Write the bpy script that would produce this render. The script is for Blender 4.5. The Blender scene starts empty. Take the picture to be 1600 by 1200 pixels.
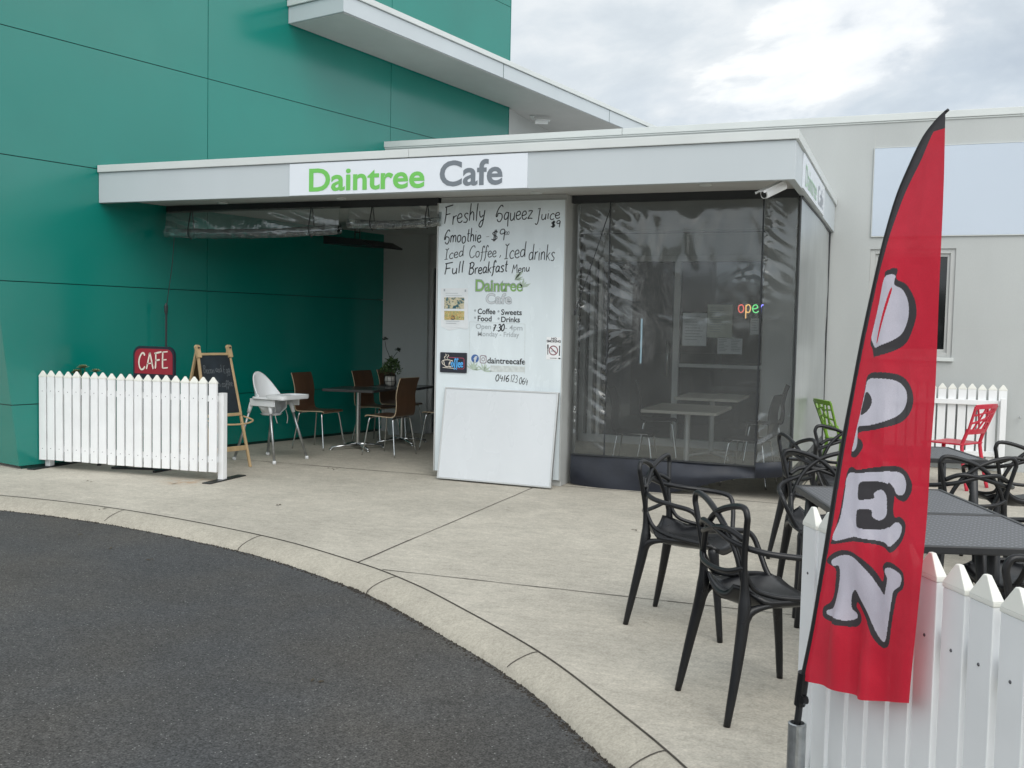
import bpy, bmesh, math, random
from mathutils import Vector, Matrix, noise as mnoise
random.seed(7)
R = math.radians
scene = bpy.context.scene
COL = scene.collection

# ------------------------------------------------------------------ camera
cam_data = bpy.data.cameras.new('camera')
cam_data.sensor_width = 36
cam_data.lens = 35.26
cam_data.clip_end = 2000
cam_data.clip_start = 0.05
camera = bpy.data.objects.new('camera', cam_data)
COL.objects.link(camera)
cx, cz = Vector((0.929, 0.370, 0.021)).normalized(), Vector((0.368, -0.928, 0.056)).normalized()
cy = cz.cross(cx).normalized(); cx = cy.cross(cz)
M4 = Matrix((cx, cy, cz)).transposed().to_4x4(); M4.translation = (0, 0, 1.5)
camera.matrix_world = M4
scene.camera = camera

# ------------------------------------------------------------------ light
SUN_EL, SUN_AZ = 46, 148         # azimuth clockwise from +y: behind the camera, to its right
scene.view_settings.view_transform = 'Standard'
scene.view_settings.look = 'None'
scene.view_settings.exposure = 0.42
scene.view_settings.gamma = 1.0
scene.view_settings.use_curve_mapping = False
world = bpy.data.worlds.new('World'); scene.world = world; world.use_nodes = True
wn, wl = world.node_tree.nodes, world.node_tree.links
wn.clear()
out = wn.new('ShaderNodeOutputWorld'); bg = wn.new('ShaderNodeBackground'); bg.inputs[1].default_value = 0.1
sky = wn.new('ShaderNodeTexSky'); sky.sky_type = 'NISHITA'; sky.sun_disc = False
sky.sun_elevation = R(SUN_EL); sky.sun_rotation = R(SUN_AZ)
tc = wn.new('ShaderNodeTexCoord')
sep = wn.new('ShaderNodeSeparateXYZ'); wl.new(tc.outputs['Generated'], sep.inputs[0])
def wmath(op, a, b=None):
    n = wn.new('ShaderNodeMath'); n.operation = op
    for i, q in enumerate((a, b)):
        if q is None: continue
        if isinstance(q, (int, float)): n.inputs[i].default_value = q
        else: wl.new(q, n.inputs[i])
    return n.outputs[0]
zz = wmath('ADD', wmath('MAXIMUM', sep.outputs[2], 0.0), 0.35)
px_, py_ = wmath('DIVIDE', sep.outputs[0], zz), wmath('DIVIDE', sep.outputs[1], zz)
cmb = wn.new('ShaderNodeCombineXYZ'); wl.new(px_, cmb.inputs[0]); wl.new(py_, cmb.inputs[1])
def wnoise(scale, detail, dist, off, rough=.55):
    mp = wn.new('ShaderNodeMapping'); mp.inputs['Location'].default_value = off
    wl.new(cmb.outputs[0], mp.inputs[0])
    n = wn.new('ShaderNodeTexNoise'); n.inputs['Scale'].default_value = scale
    n.inputs['Detail'].default_value = detail; n.inputs['Distortion'].default_value = dist
    n.inputs['Roughness'].default_value = rough
    wl.new(mp.outputs[0], n.inputs[0]); return n.outputs[0]
def wramp(src, stops):
    r = wn.new('ShaderNodeValToRGB'); wl.new(src, r.inputs[0])
    e = r.color_ramp.elements
    e[0].position, e[0].color = stops[0][0], (*stops[0][1], 1)
    e[1].position, e[1].color = stops[-1][0], (*stops[-1][1], 1)
    for p, c in stops[1:-1]:
        q = e.new(p); q.color = (*c, 1)
    return r.outputs[0]
big = wnoise(2.0, 10, 0.3, (2.35, 6.5, 0), .57)
cloud = wramp(big, [(.37, (5.5, 6.1, 6.7)), (.46, (6.5, 7.1, 7.6)), (.52, (7.7, 8.1, 8.4)), (.56, (9.6, 9.8, 9.8)), (.66, (12.0, 12.0, 11.8))])
cover = wramp(wnoise(1.1, 5, 0.2, (8.3, 2.2, 0)), [(.36, (.72, .72, .72)), (.55, (1, 1, 1))])
mix = wn.new('ShaderNodeMix'); mix.data_type = 'RGBA'
wl.new(cover, mix.inputs[0]); wl.new(sky.outputs[0], mix.inputs[6]); wl.new(cloud, mix.inputs[7])
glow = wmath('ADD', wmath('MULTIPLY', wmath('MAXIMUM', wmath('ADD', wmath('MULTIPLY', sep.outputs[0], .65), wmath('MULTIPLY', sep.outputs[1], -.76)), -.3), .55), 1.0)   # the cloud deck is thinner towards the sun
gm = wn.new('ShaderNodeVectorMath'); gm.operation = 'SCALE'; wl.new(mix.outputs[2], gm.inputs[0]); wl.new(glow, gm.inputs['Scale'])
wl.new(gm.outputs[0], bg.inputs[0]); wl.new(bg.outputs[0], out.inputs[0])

sun_data = bpy.data.lights.new('sun', 'SUN'); sun_data.energy = 1.0; sun_data.angle = R(40); sun_data.color = (1, .95, .88)
sun = bpy.data.objects.new('sun', sun_data); COL.objects.link(sun)
sd = Vector((math.sin(R(SUN_AZ))*math.cos(R(SUN_EL)), math.cos(R(SUN_AZ))*math.cos(R(SUN_EL)), math.sin(R(SUN_EL))))
sun.rotation_euler = sd.to_track_quat('Z', 'Y').to_euler()

# ------------------------------------------------------------------ helpers
class MB:
    """collects shapes that become ONE mesh object"""
    def __init__(s): s.v, s.f, s.m = [], [], []
    def add(s, vs, fs, mi=0):
        o = len(s.v); s.v += [tuple(p) for p in vs]
        s.f += [tuple(o+i for i in f) for f in fs]; s.m += [mi]*len(fs); return s
    def box(s, x0, x1, y0, y1, z0, z1, mi=0):
        v = [(x, y, z) for z in (z0, z1) for y in (y0, y1) for x in (x0, x1)]
        return s.add(v, [(0,2,3,1),(4,5,7,6),(0,1,5,4),(2,6,7,3),(0,4,6,2),(1,3,7,5)], mi)
    def tbox(s, M, sx, sy, sz, mi=0):
        v = [M @ Vector((x*sx/2, y*sy/2, z*sz/2)) for z in (-1,1) for y in (-1,1) for x in (-1,1)]
        return s.add(v, [(0,2,3,1),(4,5,7,6),(0,1,5,4),(2,6,7,3),(0,4,6,2),(1,3,7,5)], mi)
    def bar(s, a, b, w, t, mi=0, up=(0,0,1)):
        a, b = Vector(a), Vector(b); d = (b-a); L = d.length; d.normalize()
        side = d.cross(Vector(up));
        if side.length < 1e-4: side = d.cross(Vector((1,0,0)))
        side.normalize(); n = side.cross(d)
        M = Matrix((side, n, d)).transposed().to_4x4(); M.translation = (a+b)/2
        return s.tbox(M, w, t, L, mi)
    def tube(s, pts, r, n=8, mi=0, closed=False, flat=1.0, nref=None):
        P = [Vector(p) for p in pts]; k = len(P)
        rr = r if isinstance(r, (list, tuple)) else [r]*k
        vs, fs = [], []
        ref = None
        for i, p in enumerate(P):
            if closed: d = P[(i+1) % k]-P[i-1]
            else: d = P[min(i+1, k-1)]-P[max(i-1, 0)]
            d.normalize()
            if ref is None:
                ref = Vector(nref) if nref else (Vector((0,0,1)) if abs(d.z) < .9 else Vector((1,0,0)))
            ref = (ref-d*ref.dot(d))
            if ref.length < 1e-5: ref = d.orthogonal()
            ref.normalize(); q = d.cross(ref)
            for j in range(n):
                a = 2*math.pi*j/n
                vs.append(p+(ref*math.cos(a)*flat+q*math.sin(a))*rr[i])
        m = k if closed else k-1
        for i in range(m):
            for j in range(n):
                a, b = i*n+j, i*n+(j+1) % n; c = ((i+1) % k)*n
                fs.append((a, b, c+(j+1) % n, c+j))
        if not closed: fs += [tuple(range(n-1, -1, -1)), tuple((k-1)*n+j for j in range(n))]
        return s.add(vs, fs, mi)
    def lathe(s, prof, c=(0,0,0), n=20, mi=0):
        vs, fs = [], []
        for r, z in prof:
            for j in range(n):
                a = 2*math.pi*j/n; vs.append((c[0]+r*math.cos(a), c[1]+r*math.sin(a), c[2]+z))
        for i in range(len(prof)-1):
            for j in range(n):
                fs.append((i*n+j, i*n+(j+1) % n, (i+1)*n+(j+1) % n, (i+1)*n+j))
        fs += [tuple(range(n-1, -1, -1)), tuple((len(prof)-1)*n+j for j in range(n))]
        return s.add(vs, fs, mi)
    def prism(s, poly, f0, f1, mi=0):
        """poly 2D; f0,f1 map (u,v) to the two faces"""
        n = len(poly)
        v = [f0(*p) for p in poly]+[f1(*p) for p in poly]
        fs = [tuple(range(n)), tuple(range(2*n-1, n-1, -1))]+[(i, i+n, (i+1) % n+n, (i+1) % n) for i in range(n)]
        return s.add(v, fs, mi)
    def grid(s, nu, nv, fn, mi=0, mf=None):
        vs = [fn(i/nu, j/nv) for j in range(nv+1) for i in range(nu+1)]
        fs, ms = [], []
        for j in range(nv):
            for i in range(nu):
                a = j*(nu+1)+i; fs.append((a, a+1, a+nu+2, a+nu+1))
                ms.append(mf((i+.5)/nu, (j+.5)/nv) if mf else mi)
        s.add(vs, fs); s.m[-len(ms):] = ms; return s
    def build(s, name, mats, parent=None, smooth=False, bevel=0, loc=None, rotz=None, fix=True):
        me = bpy.data.meshes.new(name); me.from_pydata(s.v, [], s.f)
        for m in (mats if isinstance(mats, (list, tuple)) else [mats]): me.materials.append(m)
        me.polygons.foreach_set('material_index', s.m)
        if fix:
            bm = bmesh.new(); bm.from_mesh(me); bmesh.ops.recalc_face_normals(bm, faces=bm.faces); bm.to_mesh(me); bm.free()
        if smooth: me.polygons.foreach_set('use_smooth', [True]*len(me.polygons))
        me.update()
        o = bpy.data.objects.new(name, me); COL.objects.link(o)
        if parent: o.parent = parent
        if loc: o.location = loc
        if rotz is not None: o.rotation_euler = (0, 0, rotz)
        if bevel:
            b = o.modifiers.new('bevel', 'BEVEL'); b.width = bevel; b.segments = 2; b.limit_method = 'ANGLE'; b.angle_limit = R(40)
            b.harden_normals = False
        return o
def spl(pts, n=6, closed=False):
    P = [Vector(p) for p in pts]; k = len(P); o = []
    for i in range(k if closed else k-1):
        g = (lambda q: P[q % k]) if closed else (lambda q: P[max(0, min(k-1, q))])
        a, b, c, d = g(i-1), g(i), g(i+1), g(i+2)
        for j in range(n):
            t = j/n
            o.append(.5*((2*b)+(c-a)*t+(2*a-5*b+4*c-d)*t*t+(3*b-a-3*c+d)*t**3))
    if not closed: o.append(P[-1])
    return o
def tag(o, label=None, cat=None, group=None, kind=None):
    if label: o['label'] = label
    if cat: o['category'] = cat
    if group: o['group'] = group
    if kind: o['kind'] = kind
    return o
def thing(name, label, cat, loc=(0,0,0), rotz=0, group=None):
    o = bpy.data.objects.new(name, None); COL.objects.link(o); o.location = loc; o.rotation_euler = (0,0,rotz)
    o.empty_display_size = .1
    return tag(o, label, cat, group)
def dup(root, loc, rotz, label=None, group=None, parent=None):
    r = root.copy(); COL.objects.link(r)
    if parent is None: r.location = loc; r.rotation_euler = (0,0,rotz)
    else: r.parent = parent
    if label: r['label'] = label
    if group: r['group'] = group
    for ch in list(root.children): dup(ch, None, None, parent=r)
    return r
def face(dx, dy): return math.atan2(dy, dx)-math.pi/2
def rrect(x0, x1, y0, y1, r, n=5):
    o = []
    for (cx_, cy_, a0) in ((x1-r, y1-r, 0), (x0+r, y1-r, 90), (x0+r, y0+r, 180), (x1-r, y0+r, 270)):
        for i in range(n+1):
            a = R(a0+90*i/n); o.append((cx_+r*math.cos(a), cy_+r*math.sin(a)))
    return o

# ------------------------------------------------------------------ materials
def mat(name, c, rough=.5, metal=0, var=.08, vscale=3.0, bump=0, bscale=60, coat=0, emit=0, spec=.5, fine=0, fscale=200, stretch=None, rvar=0):
    m = bpy.data.materials.new(name); m.use_nodes = True
    N, L = m.node_tree.nodes, m.node_tree.links
    p = N['Principled BSDF']; p.inputs['Roughness'].default_value = rough; p.inputs['Metallic'].default_value = metal
    p.inputs['Specular IOR Level'].default_value = spec; p.inputs['Coat Weight'].default_value = coat
    p.inputs['Coat Roughness'].default_value = .08
    p.inputs['Base Color'].default_value = (*c, 1)
    g = N.new('ShaderNodeNewGeometry'); src = g.outputs['Position']
    if stretch:
        mp = N.new('ShaderNodeMapping'); mp.inputs['Scale'].default_value = stretch; L.new(src, mp.inputs[0]); src = mp.outputs[0]
    def noise(sc, det=4):
        n = N.new('ShaderNodeTexNoise'); n.inputs['Scale'].default_value = sc; n.inputs['Detail'].default_value = det
        L.new(src, n.inputs[0]); return n.outputs[0]
    if var or fine:
        cur = None
        for sc, am in ((vscale, var), (fscale, fine)):
            if not am: continue
            mr = N.new('ShaderNodeMapRange'); L.new(noise(sc), mr.inputs[0])
            mr.inputs[1].default_value = .3; mr.inputs[2].default_value = .7
            mr.inputs[3].default_value = 1-am; mr.inputs[4].default_value = 1+am
            if cur is None: cur = mr.outputs[0]
            else:
                q = N.new('ShaderNodeMath'); q.operation = 'MULTIPLY'; L.new(cur, q.inputs[0]); L.new(mr.outputs[0], q.inputs[1]); cur = q.outputs[0]
        mx = N.new('ShaderNodeVectorMath'); mx.operation = 'SCALE'; mx.inputs[0].default_value = c
        L.new(cur, mx.inputs['Scale']); L.new(mx.outputs[0], p.inputs['Base Color'])
    if rvar:
        mr = N.new('ShaderNodeMapRange'); L.new(noise(vscale*1.7), mr.inputs[0]); mr.inputs[1].default_value = .3; mr.inputs[2].default_value = .7
        mr.inputs[3].default_value = max(0, rough-rvar); mr.inputs[4].default_value = rough+rvar; L.new(mr.outputs[0], p.inputs['Roughness'])
    if bump:
        b = N.new('ShaderNodeBump'); b.inputs['Strength'].default_value = bump; b.inputs['Distance'].default_value = .01
        L.new(noise(bscale, 3), b.inputs['Height']); L.new(b.outputs[0], p.inputs['Normal'])
    if emit:
        p.inputs['Emission Color'].default_value = (*c, 1); p.inputs['Emission Strength'].default_value = emit
    return m
def nodes_of(m): return m.node_tree.nodes, m.node_tree.links, m.node_tree.nodes['Principled BSDF']

def ground_mat(name, c, specks, rough, stain, bump, bs, streak=None, rust=None):
    m = bpy.data.materials.new(name); m.use_nodes = True; N, L, p = nodes_of(m)
    p.inputs['Roughness'].default_value = rough; p.inputs['Specular IOR Level'].default_value = .3
    g = N.new('ShaderNodeNewGeometry')
    def noise(sc, det, ro=.6, s=(1,1,1), dist=0):
        mp = N.new('ShaderNodeMapping'); mp.inputs['Scale'].default_value = s; L.new(g.outputs['Position'], mp.inputs[0])
        n = N.new('ShaderNodeTexNoise'); n.inputs['Scale'].default_value = sc; n.inputs['Detail'].default_value = det
        n.inputs['Roughness'].default_value = ro; n.inputs['Distortion'].default_value = dist; L.new(mp.outputs[0], n.inputs[0]); return n.outputs[0]
    def rng(src, a, b, lo, hi):
        r = N.new('ShaderNodeMapRange'); L.new(src, r.inputs[0])
        for i, q in enumerate((a, b, lo, hi)): r.inputs[i+1].default_value = q
        return r.outputs[0]
    def mul(a, b):
        q = N.new('ShaderNodeMath'); q.operation = 'MULTIPLY'; L.new(a, q.inputs[0]); L.new(b, q.inputs[1]); return q.outputs[0]
    v = rng(noise(.9, 6, .65, dist=.4), .3, .7, 1-stain, 1+stain*.6)
    v = mul(v, rng(noise(5.5, 6, .7), .3, .7, 1-stain*.55, 1+stain*.45))
    for sc, am in specks: v = mul(v, rng(noise(sc, 2, .5), .28, .72, 1-am, 1+am))
    if streak:
        v = mul(v, rng(noise(streak[0], 5, .75, streak[2], .5), .35, .62, 1-streak[1], 1+streak[1]*.5))
    vo = N.new('ShaderNodeTexVoronoi'); vo.inputs['Scale'].default_value = 3.2; L.new(g.outputs['Position'], vo.inputs[0])
    v = mul(v, rng(vo.outputs['Distance'], .0, .055, .72, 1.0))
    # tyre scuffs and old drips: a few dark patches with a shape of their own
    v = mul(v, rng(noise(2.3, 4, .6, (1, 1, 1), 1.2), .66, .73, 1.0, .80))
    mx = N.new('ShaderNodeVectorMath'); mx.operation = 'SCALE'; mx.inputs[0].default_value = c
    L.new(v, mx.inputs['Scale']); L.new(mx.outputs[0], p.inputs['Base Color'])
    if rust:        # rust stain beside the fence foot
        d = N.new('ShaderNodeVectorMath'); d.operation = 'DISTANCE'; L.new(g.outputs['Position'], d.inputs[0]); d.inputs[1].default_value = rust
        k = mul(rng(d.outputs['Value'], .05, .32, 1, 0), rng(noise(9, 4), .42, .62, 0, .6))
        q = N.new('ShaderNodeMix'); q.data_type = 'RGBA'; L.new(k, q.inputs[0]); L.new(mx.outputs[0], q.inputs[6]); q.inputs[7].default_value = (.36, .20, .09, 1)
        L.new(q.outputs[2], p.inputs['Base Color'])
    b = N.new('ShaderNodeBump'); b.inputs['Strength'].default_value = bump; b.inputs['Distance'].default_value = .006
    L.new(noise(bs, 3, .6), b.inputs['Height']); L.new(b.outputs[0], p.inputs['Normal'])
    return m, v, mx
M_CONC, _, _ = ground_mat('concrete_paving', (.47, .438, .372), [(34, .10), (90, .15)], .85, .17, .3, 70, (7, .11, (1, 2.6, 1)), (-6.25, 7.55, 0))
M_KERB, _, _ = ground_mat('concrete_kerb', (.425, .395, .33), [(45, .10), (110, .14)], .9, .16, .35, 100)
M_ASPH, va, mxa = ground_mat('asphalt', (.072, .072, .071), [(62, .30), (130, .62)], .85, .16, 1.0, 90)
N, L, p = nodes_of(M_ASPH)      # pale stone chips in the asphalt
g = N.new('ShaderNodeNewGeometry'); vo = N.new('ShaderNodeTexVoronoi'); vo.inputs['Scale'].default_value = 62; L.new(g.outputs['Position'], vo.inputs[0])
w1 = N.new('ShaderNodeMath'); w1.operation = 'LESS_THAN'; w1.inputs[1].default_value = .2; L.new(vo.outputs['Distance'], w1.inputs[0])
sc_ = N.new('ShaderNodeSeparateColor'); L.new(vo.outputs['Color'], sc_.inputs[0])
w2 = N.new('ShaderNodeMath'); w2.operation = 'GREATER_THAN'; w2.inputs[1].default_value = .90; L.new(sc_.outputs[0], w2.inputs[0])
w3 = N.new('ShaderNodeMath'); w3.operation = 'MULTIPLY'; L.new(w1.outputs[0], w3.inputs[0]); L.new(w2.outputs[0], w3.inputs[1])
mm = N.new('ShaderNodeMix'); mm.data_type = 'RGBA'; L.new(w3.outputs[0], mm.inputs[0]); mm.inputs[7].default_value = (.27, .27, .26, 1)
tint = N.new('ShaderNodeTexNoise'); tint.inputs['Scale'].default_value = .8; tint.inputs['Detail'].default_value = 5; L.new(g.outputs['Position'], tint.inputs[0])
tr_ = N.new('ShaderNodeValToRGB'); L.new(tint.outputs[0], tr_.inputs[0]); tr_.color_ramp.elements[0].position = .38; tr_.color_ramp.elements[1].position = .62
tr_.color_ramp.elements[0].color = (.93, .96, 1.0, 1); tr_.color_ramp.elements[1].color = (1.10, 1.05, .98, 1)
tm = N.new('ShaderNodeMix'); tm.data_type = 'RGBA'; tm.blend_type = 'MULTIPLY'; tm.inputs[0].default_value = 1; L.new(mxa.outputs[0], tm.inputs[6]); L.new(tr_.outputs[0], tm.inputs[7]); L.new(tm.outputs[2], mm.inputs[6])
L.new(mm.outputs[2], p.inputs['Base Color'])

M_JOINT = mat('joint_sealant', (.07, .062, .052), .95, var=.3, vscale=20)
M_SOIL = mat('earth', (.16, .14, .10), .95, var=.3)
M_GREEN = mat('green_panel', (.001, .19, .152), .19, var=.06, vscale=.7, spec=.78, rvar=.05, bump=.10, bscale=1.3)
M_GREEND = mat('green_panel_gap', (.002, .045, .036), .7, var=0)
M_WHITE = mat('white_metal', (.515, .56, .583), .42, var=.03, vscale=1.5, stretch=(1, 1, .4))
M_CAPM = mat('white_capping', (.62, .65, .64), .38, var=.04, vscale=2)
M_SOFFIT = mat('soffit', (.50, .50, .49), .6, var=.04)
M_WALL = mat('pale_grey_wall', (.455, .475, .47), .62, var=.07, vscale=1.2, fine=.02, fscale=90, stretch=(1, 1, .35))
M_INWALL = mat('inside_white_wall', (.42, .44, .43), .6, var=.05)
M_SIGN = mat('white_sign_panel', (.72, .76, .81), .25, var=.012)
M_BLUEW = mat('blank_sign_panel', (.52, .585, .67), .2, var=.02, vscale=.8)
M_DARK = mat('dark_track', (.03, .033, .036), .45, var=.1)
M_BLACKP = mat('black_plastic', (.009, .0095, .011), .33, var=.12, vscale=9, spec=.42, rvar=.06)
M_BLACKM = mat('black_metal', (.02, .021, .023), .4, var=.15, vscale=14)
M_CHROME = mat('chrome', (.62, .63, .63), .2, 1, var=.05)
M_GALV = mat('galvanised_steel', (.42, .44, .45), .38, .9, var=.25, vscale=18, bump=.2)
M_ALU = mat('aluminium_frame', (.55, .56, .55), .35, .6, var=.05)
M_ALUW = mat('grey_frame', (.48, .49, .48), .45, .1, var=.05)
M_PVC = mat('white_vinyl', (.84, .85, .855), .33, var=.035, vscale=5, spec=.5)
M_PVCC = mat('cream_vinyl', (.80, .80, .74), .33, var=.03, vscale=6)
M_SCREW = mat('screw', (.14, .14, .15), .4, .8, var=0)
M_BROWN = mat('brown_plywood', (.095, .050, .027), .38, var=.22, vscale=9, stretch=(1, 1, .12), coat=.3)
M_EDGE = mat('ply_edge', (.42, .33, .22), .5, var=.1)
M_WOOD = mat('pale_wood', (.46, .33, .18), .5, var=.15, vscale=14, stretch=(1, 1, .15))
M_CHALK = mat('chalkboard', (.010, .016, .022), .6, var=.5, vscale=6)
M_CHALKW = mat('chalk', (.10, .115, .125), .9, var=.4, vscale=60)
M_INK = mat('marker_ink', (.012, .013, .016), .5, var=.2, vscale=60)
M_INKG = mat('grey_ink', (.36, .40, .42), .5, var=.1)
M_GREENL = mat('lime_green_letter', (.16, .53, .10), .35, var=.02)
M_GREYL = mat('grey_letter', (.16, .185, .21), .35, var=.02)
M_OLIVE = mat('olive_green_letter', (.22, .42, .12), .4, var=.02)
M_PALEG = mat('pale_leaf_print', (.44, .53, .44), .5, var=.15, vscale=40)
M_BLUE = mat('blue_print', (.06, .14, .36), .4, var=.05)
M_CYAN = mat('cyan_print', (.10, .42, .85), .4, var=.05)
M_PINK = mat('pink_print', (.40, .07, .13), .4, var=.1)
M_TAN = mat('tan_print', (.42, .33, .24), .4, var=.1)
M_REDP = mat('red_print', (.50, .05, .07), .45, var=.05)
M_SIGNRED = mat('sign_red', (.30, .018, .032), .4, var=.06)
M_PAPER = mat('paper', (.72, .75, .77), .7, var=.04, vscale=12)
M_CREAM = mat('cream_letter', (.78, .72, .62), .5, var=.05)
M_FOLI = mat('foliage', (.055, .10, .03), .5, var=.35, vscale=40)
M_FOLIP = mat('pale_foliage', (.30, .32, .17), .5, var=.35, vscale=60)
M_FOLD = mat('dark_foliage', (.012, .018, .010), .5, var=.3, vscale=40)
M_POT = mat('white_pot', (.55, .53, .48), .4, var=.05)
M_TABLE = mat('laminate_top', (.46, .43, .37), .4, var=.06, vscale=12)
M_DTABLE = mat('dark_table_top', (.05, .05, .05), .25, var=.1)
M_DKPL = mat('dark_matt_plastic', (.012, .012, .014), .7, var=.1, spec=.2)
M_LIME = mat('lime_plastic', (.16, .32, .03), .35, var=.05)
M_RED = mat('red_plastic', (.56, .025, .055), .35, var=.05)
M_HCW = mat('highchair_white', (.70, .72, .73), .3, var=.02)
M_SKIRT = mat('dark_vinyl', (.010, .013, .022), .42, var=.3, vscale=5, rvar=.1, bump=.4, bscale=7)
M_RUBBER = mat('rubber', (.02, .02, .02), .8, var=.1)
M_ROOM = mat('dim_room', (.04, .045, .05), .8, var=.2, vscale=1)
M_BOARD = mat('whiteboard', (.62, .65, .675), .28, var=.03, vscale=2.2, stretch=(1, 1, .5), rvar=.06)
M_MENUB = mat('menu_board', (.72, .79, .82), .22, var=.05, vscale=2.5, stretch=(2, 1, .6), rvar=.08)
def photo_mat(name, cols, sc):
    m = bpy.data.materials.new(name); m.use_nodes = True; N, L, p = nodes_of(m)
    g = N.new('ShaderNodeNewGeometry'); n = N.new('ShaderNodeTexNoise'); n.inputs['Scale'].default_value = sc; n.inputs['Detail'].default_value = 3
    n.inputs['Distortion'].default_value = 1.2; L.new(g.outputs['Position'], n.inputs[0])
    r = N.new('ShaderNodeValToRGB'); e = r.color_ramp.elements
    e[0].position, e[0].color = .32, (*cols[0], 1); e[1].position, e[1].color = .68, (*cols[-1], 1)
    for i, c in enumerate(cols[1:-1]):
        q = e.new(.32+.36*(i+1)/(len(cols)-1)); q.color = (*c, 1)
    L.new(n.outputs[0], r.inputs[0]); L.new(r.outputs[0], p.inputs['Base Color']); p.inputs['Roughness'].default_value = .4
    return m
M_PH1 = photo_mat('wrap_photo', [(.02,.09,.12), (.05,.14,.16), (.55,.48,.30), (.62,.58,.45), (.10,.06,.04)], 22)
M_PH2 = photo_mat('roll_photo', [(.02,.09,.12), (.50,.28,.06), (.60,.50,.24), (.28,.30,.10), (.50,.40,.22)], 26)

def clear_mat(name, tint, veil, rough, wr=(14, 5), bump=.35, glossy=.6, dirt=.25, ior=1.5):
    """clear vinyl: see-through, with a milky veil and a creased glossy skin"""
    m = bpy.data.materials.new(name); m.use_nodes = True; N, L, p = nodes_of(m)
    p.inputs['Base Color'].default_value = (.55, .57, .56, 1); p.inputs['Roughness'].default_value = rough; p.inputs['Specular IOR Level'].default_value = glossy
    tr = N.new('ShaderNodeBsdfTransparent'); tr.inputs[0].default_value = (*tint, 1)
    gl = N.new('ShaderNodeBsdfGlossy'); gl.inputs['Roughness'].default_value = rough; gl.inputs[0].default_value = (.9, .92, .92, 1)
    fr = N.new('ShaderNodeFresnel'); fr.inputs['IOR'].default_value = ior
    g = N.new('ShaderNodeNewGeometry')
    mp = N.new('ShaderNodeMapping'); mp.inputs['Scale'].default_value = (1, 1, .35); L.new(g.outputs['Position'], mp.inputs[0])
    n = N.new('ShaderNodeTexNoise'); n.inputs['Scale'].default_value = wr[0]; n.inputs['Detail'].default_value = wr[1]; n.inputs['Distortion'].default_value = .6; L.new(mp.outputs[0], n.inputs[0])
    b = N.new('ShaderNodeBump'); b.inputs['Strength'].default_value = bump; b.inputs['Distance'].default_value = .02; L.new(n.outputs[0], b.inputs['Height'])
    for q in (p.inputs['Normal'], gl.inputs['Normal'], fr.inputs['Normal']): L.new(b.outputs[0], q)
    n2 = N.new('ShaderNodeTexNoise'); n2.inputs['Scale'].default_value = 1.6; n2.inputs['Detail'].default_value = 5; L.new(g.outputs['Position'], n2.inputs[0])
    mr = N.new('ShaderNodeMapRange'); L.new(n2.outputs[0], mr.inputs[0]); mr.inputs[1].default_value = .35; mr.inputs[2].default_value = .7
    mr.inputs[3].default_value = veil*(1-dirt); mr.inputs[4].default_value = veil*(1+dirt)
    a = N.new('ShaderNodeMixShader'); L.new(mr.outputs[0], a.inputs[0]); L.new(tr.outputs[0], a.inputs[1]); L.new(p.outputs[0], a.inputs[2])
    c = N.new('ShaderNodeMixShader'); L.new(fr.outputs[0], c.inputs[0]); L.new(a.outputs[0], c.inputs[1]); L.new(gl.outputs[0], c.inputs[2])
    L.new(c.outputs[0], N['Material Output'].inputs[0]); return m
M_CLEAR = clear_mat('clear_vinyl', (.86, .89, .90), .09, .08, (6, 3), .10, ior=1.72)
M_CLEAR2 = clear_mat('reflection_haze_vinyl', (.78, .79, .77), .50, .28, (4, 4), .12)  # heavy diffuse veil stands in for the pale reflection on the side sheet
M_CLEAR3 = clear_mat('cloudy_clear_vinyl', (.84, .86, .86), .12, .09, (5, 3), .12, ior=1.75)
M_ROLL = clear_mat('rolled_clear_vinyl', (.72, .76, .76), .12, .06, (14, 4), .5, ior=1.9)
M_GLASS = clear_mat('shop_glass', (.50, .55, .58), .015, .03, (2, 2), .02)

# flag cloth: a little light comes through
def cloth(name, c, alpha=.06):
    m = mat(name, c, .62, var=.05, vscale=5, fine=.06, fscale=300, bump=.9, bscale=9); N, L, p = nodes_of(m)
    t = N.new('ShaderNodeBsdfTranslucent'); t.inputs[0].default_value = (*c, 1)
    tr = N.new('ShaderNodeBsdfTransparent')
    a = N.new('ShaderNodeMixShader'); a.inputs[0].default_value = .25; L.new(p.outputs[0], a.inputs[1]); L.new(t.outputs[0], a.inputs[2])
    b = N.new('ShaderNodeMixShader'); b.inputs[0].default_value = alpha; L.new(a.outputs[0], b.inputs[1]); L.new(tr.outputs[0], b.inputs[2])
    L.new(b.outputs[0], N['Material Output'].inputs[0]); return m
M_FRED = cloth('flag_red', (.70, .016, .046), .02); M_FWHT = cloth('flag_white', (.72, .69, .78)); M_FDRK = cloth('flag_charcoal', (.055, .05, .055), .02)

# woven metal table top
M_MESH = mat('mesh_table_top', (.055, .057, .062), .42, var=.1); N, L, p = nodes_of(M_MESH)
tcm = N.new('ShaderNodeTexCoord'); br = N.new('ShaderNodeTexBrick'); br.inputs['Scale'].default_value = 1
br.inputs['Brick Width'].default_value = .046; br.inputs['Row Height'].default_value = .017; br.inputs['Mortar Size'].default_value = .0042
br.inputs['Color1'].default_value = (.012, .012, .014, 1); br.inputs['Color2'].default_value = (.018, .018, .02, 1); br.inputs['Mortar'].default_value = (.17, .175, .19, 1)
L.new(tcm.outputs['Object'], br.inputs[0]); L.new(br.outputs[0], p.inputs['Base Color'])
bp = N.new('ShaderNodeBump'); bp.inputs['Strength'].default_value = .6; bp.inputs['Distance'].default_value = .003; L.new(br.outputs['Fac'], bp.inputs['Height']); L.new(bp.outputs[0], p.inputs['Normal'])

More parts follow.
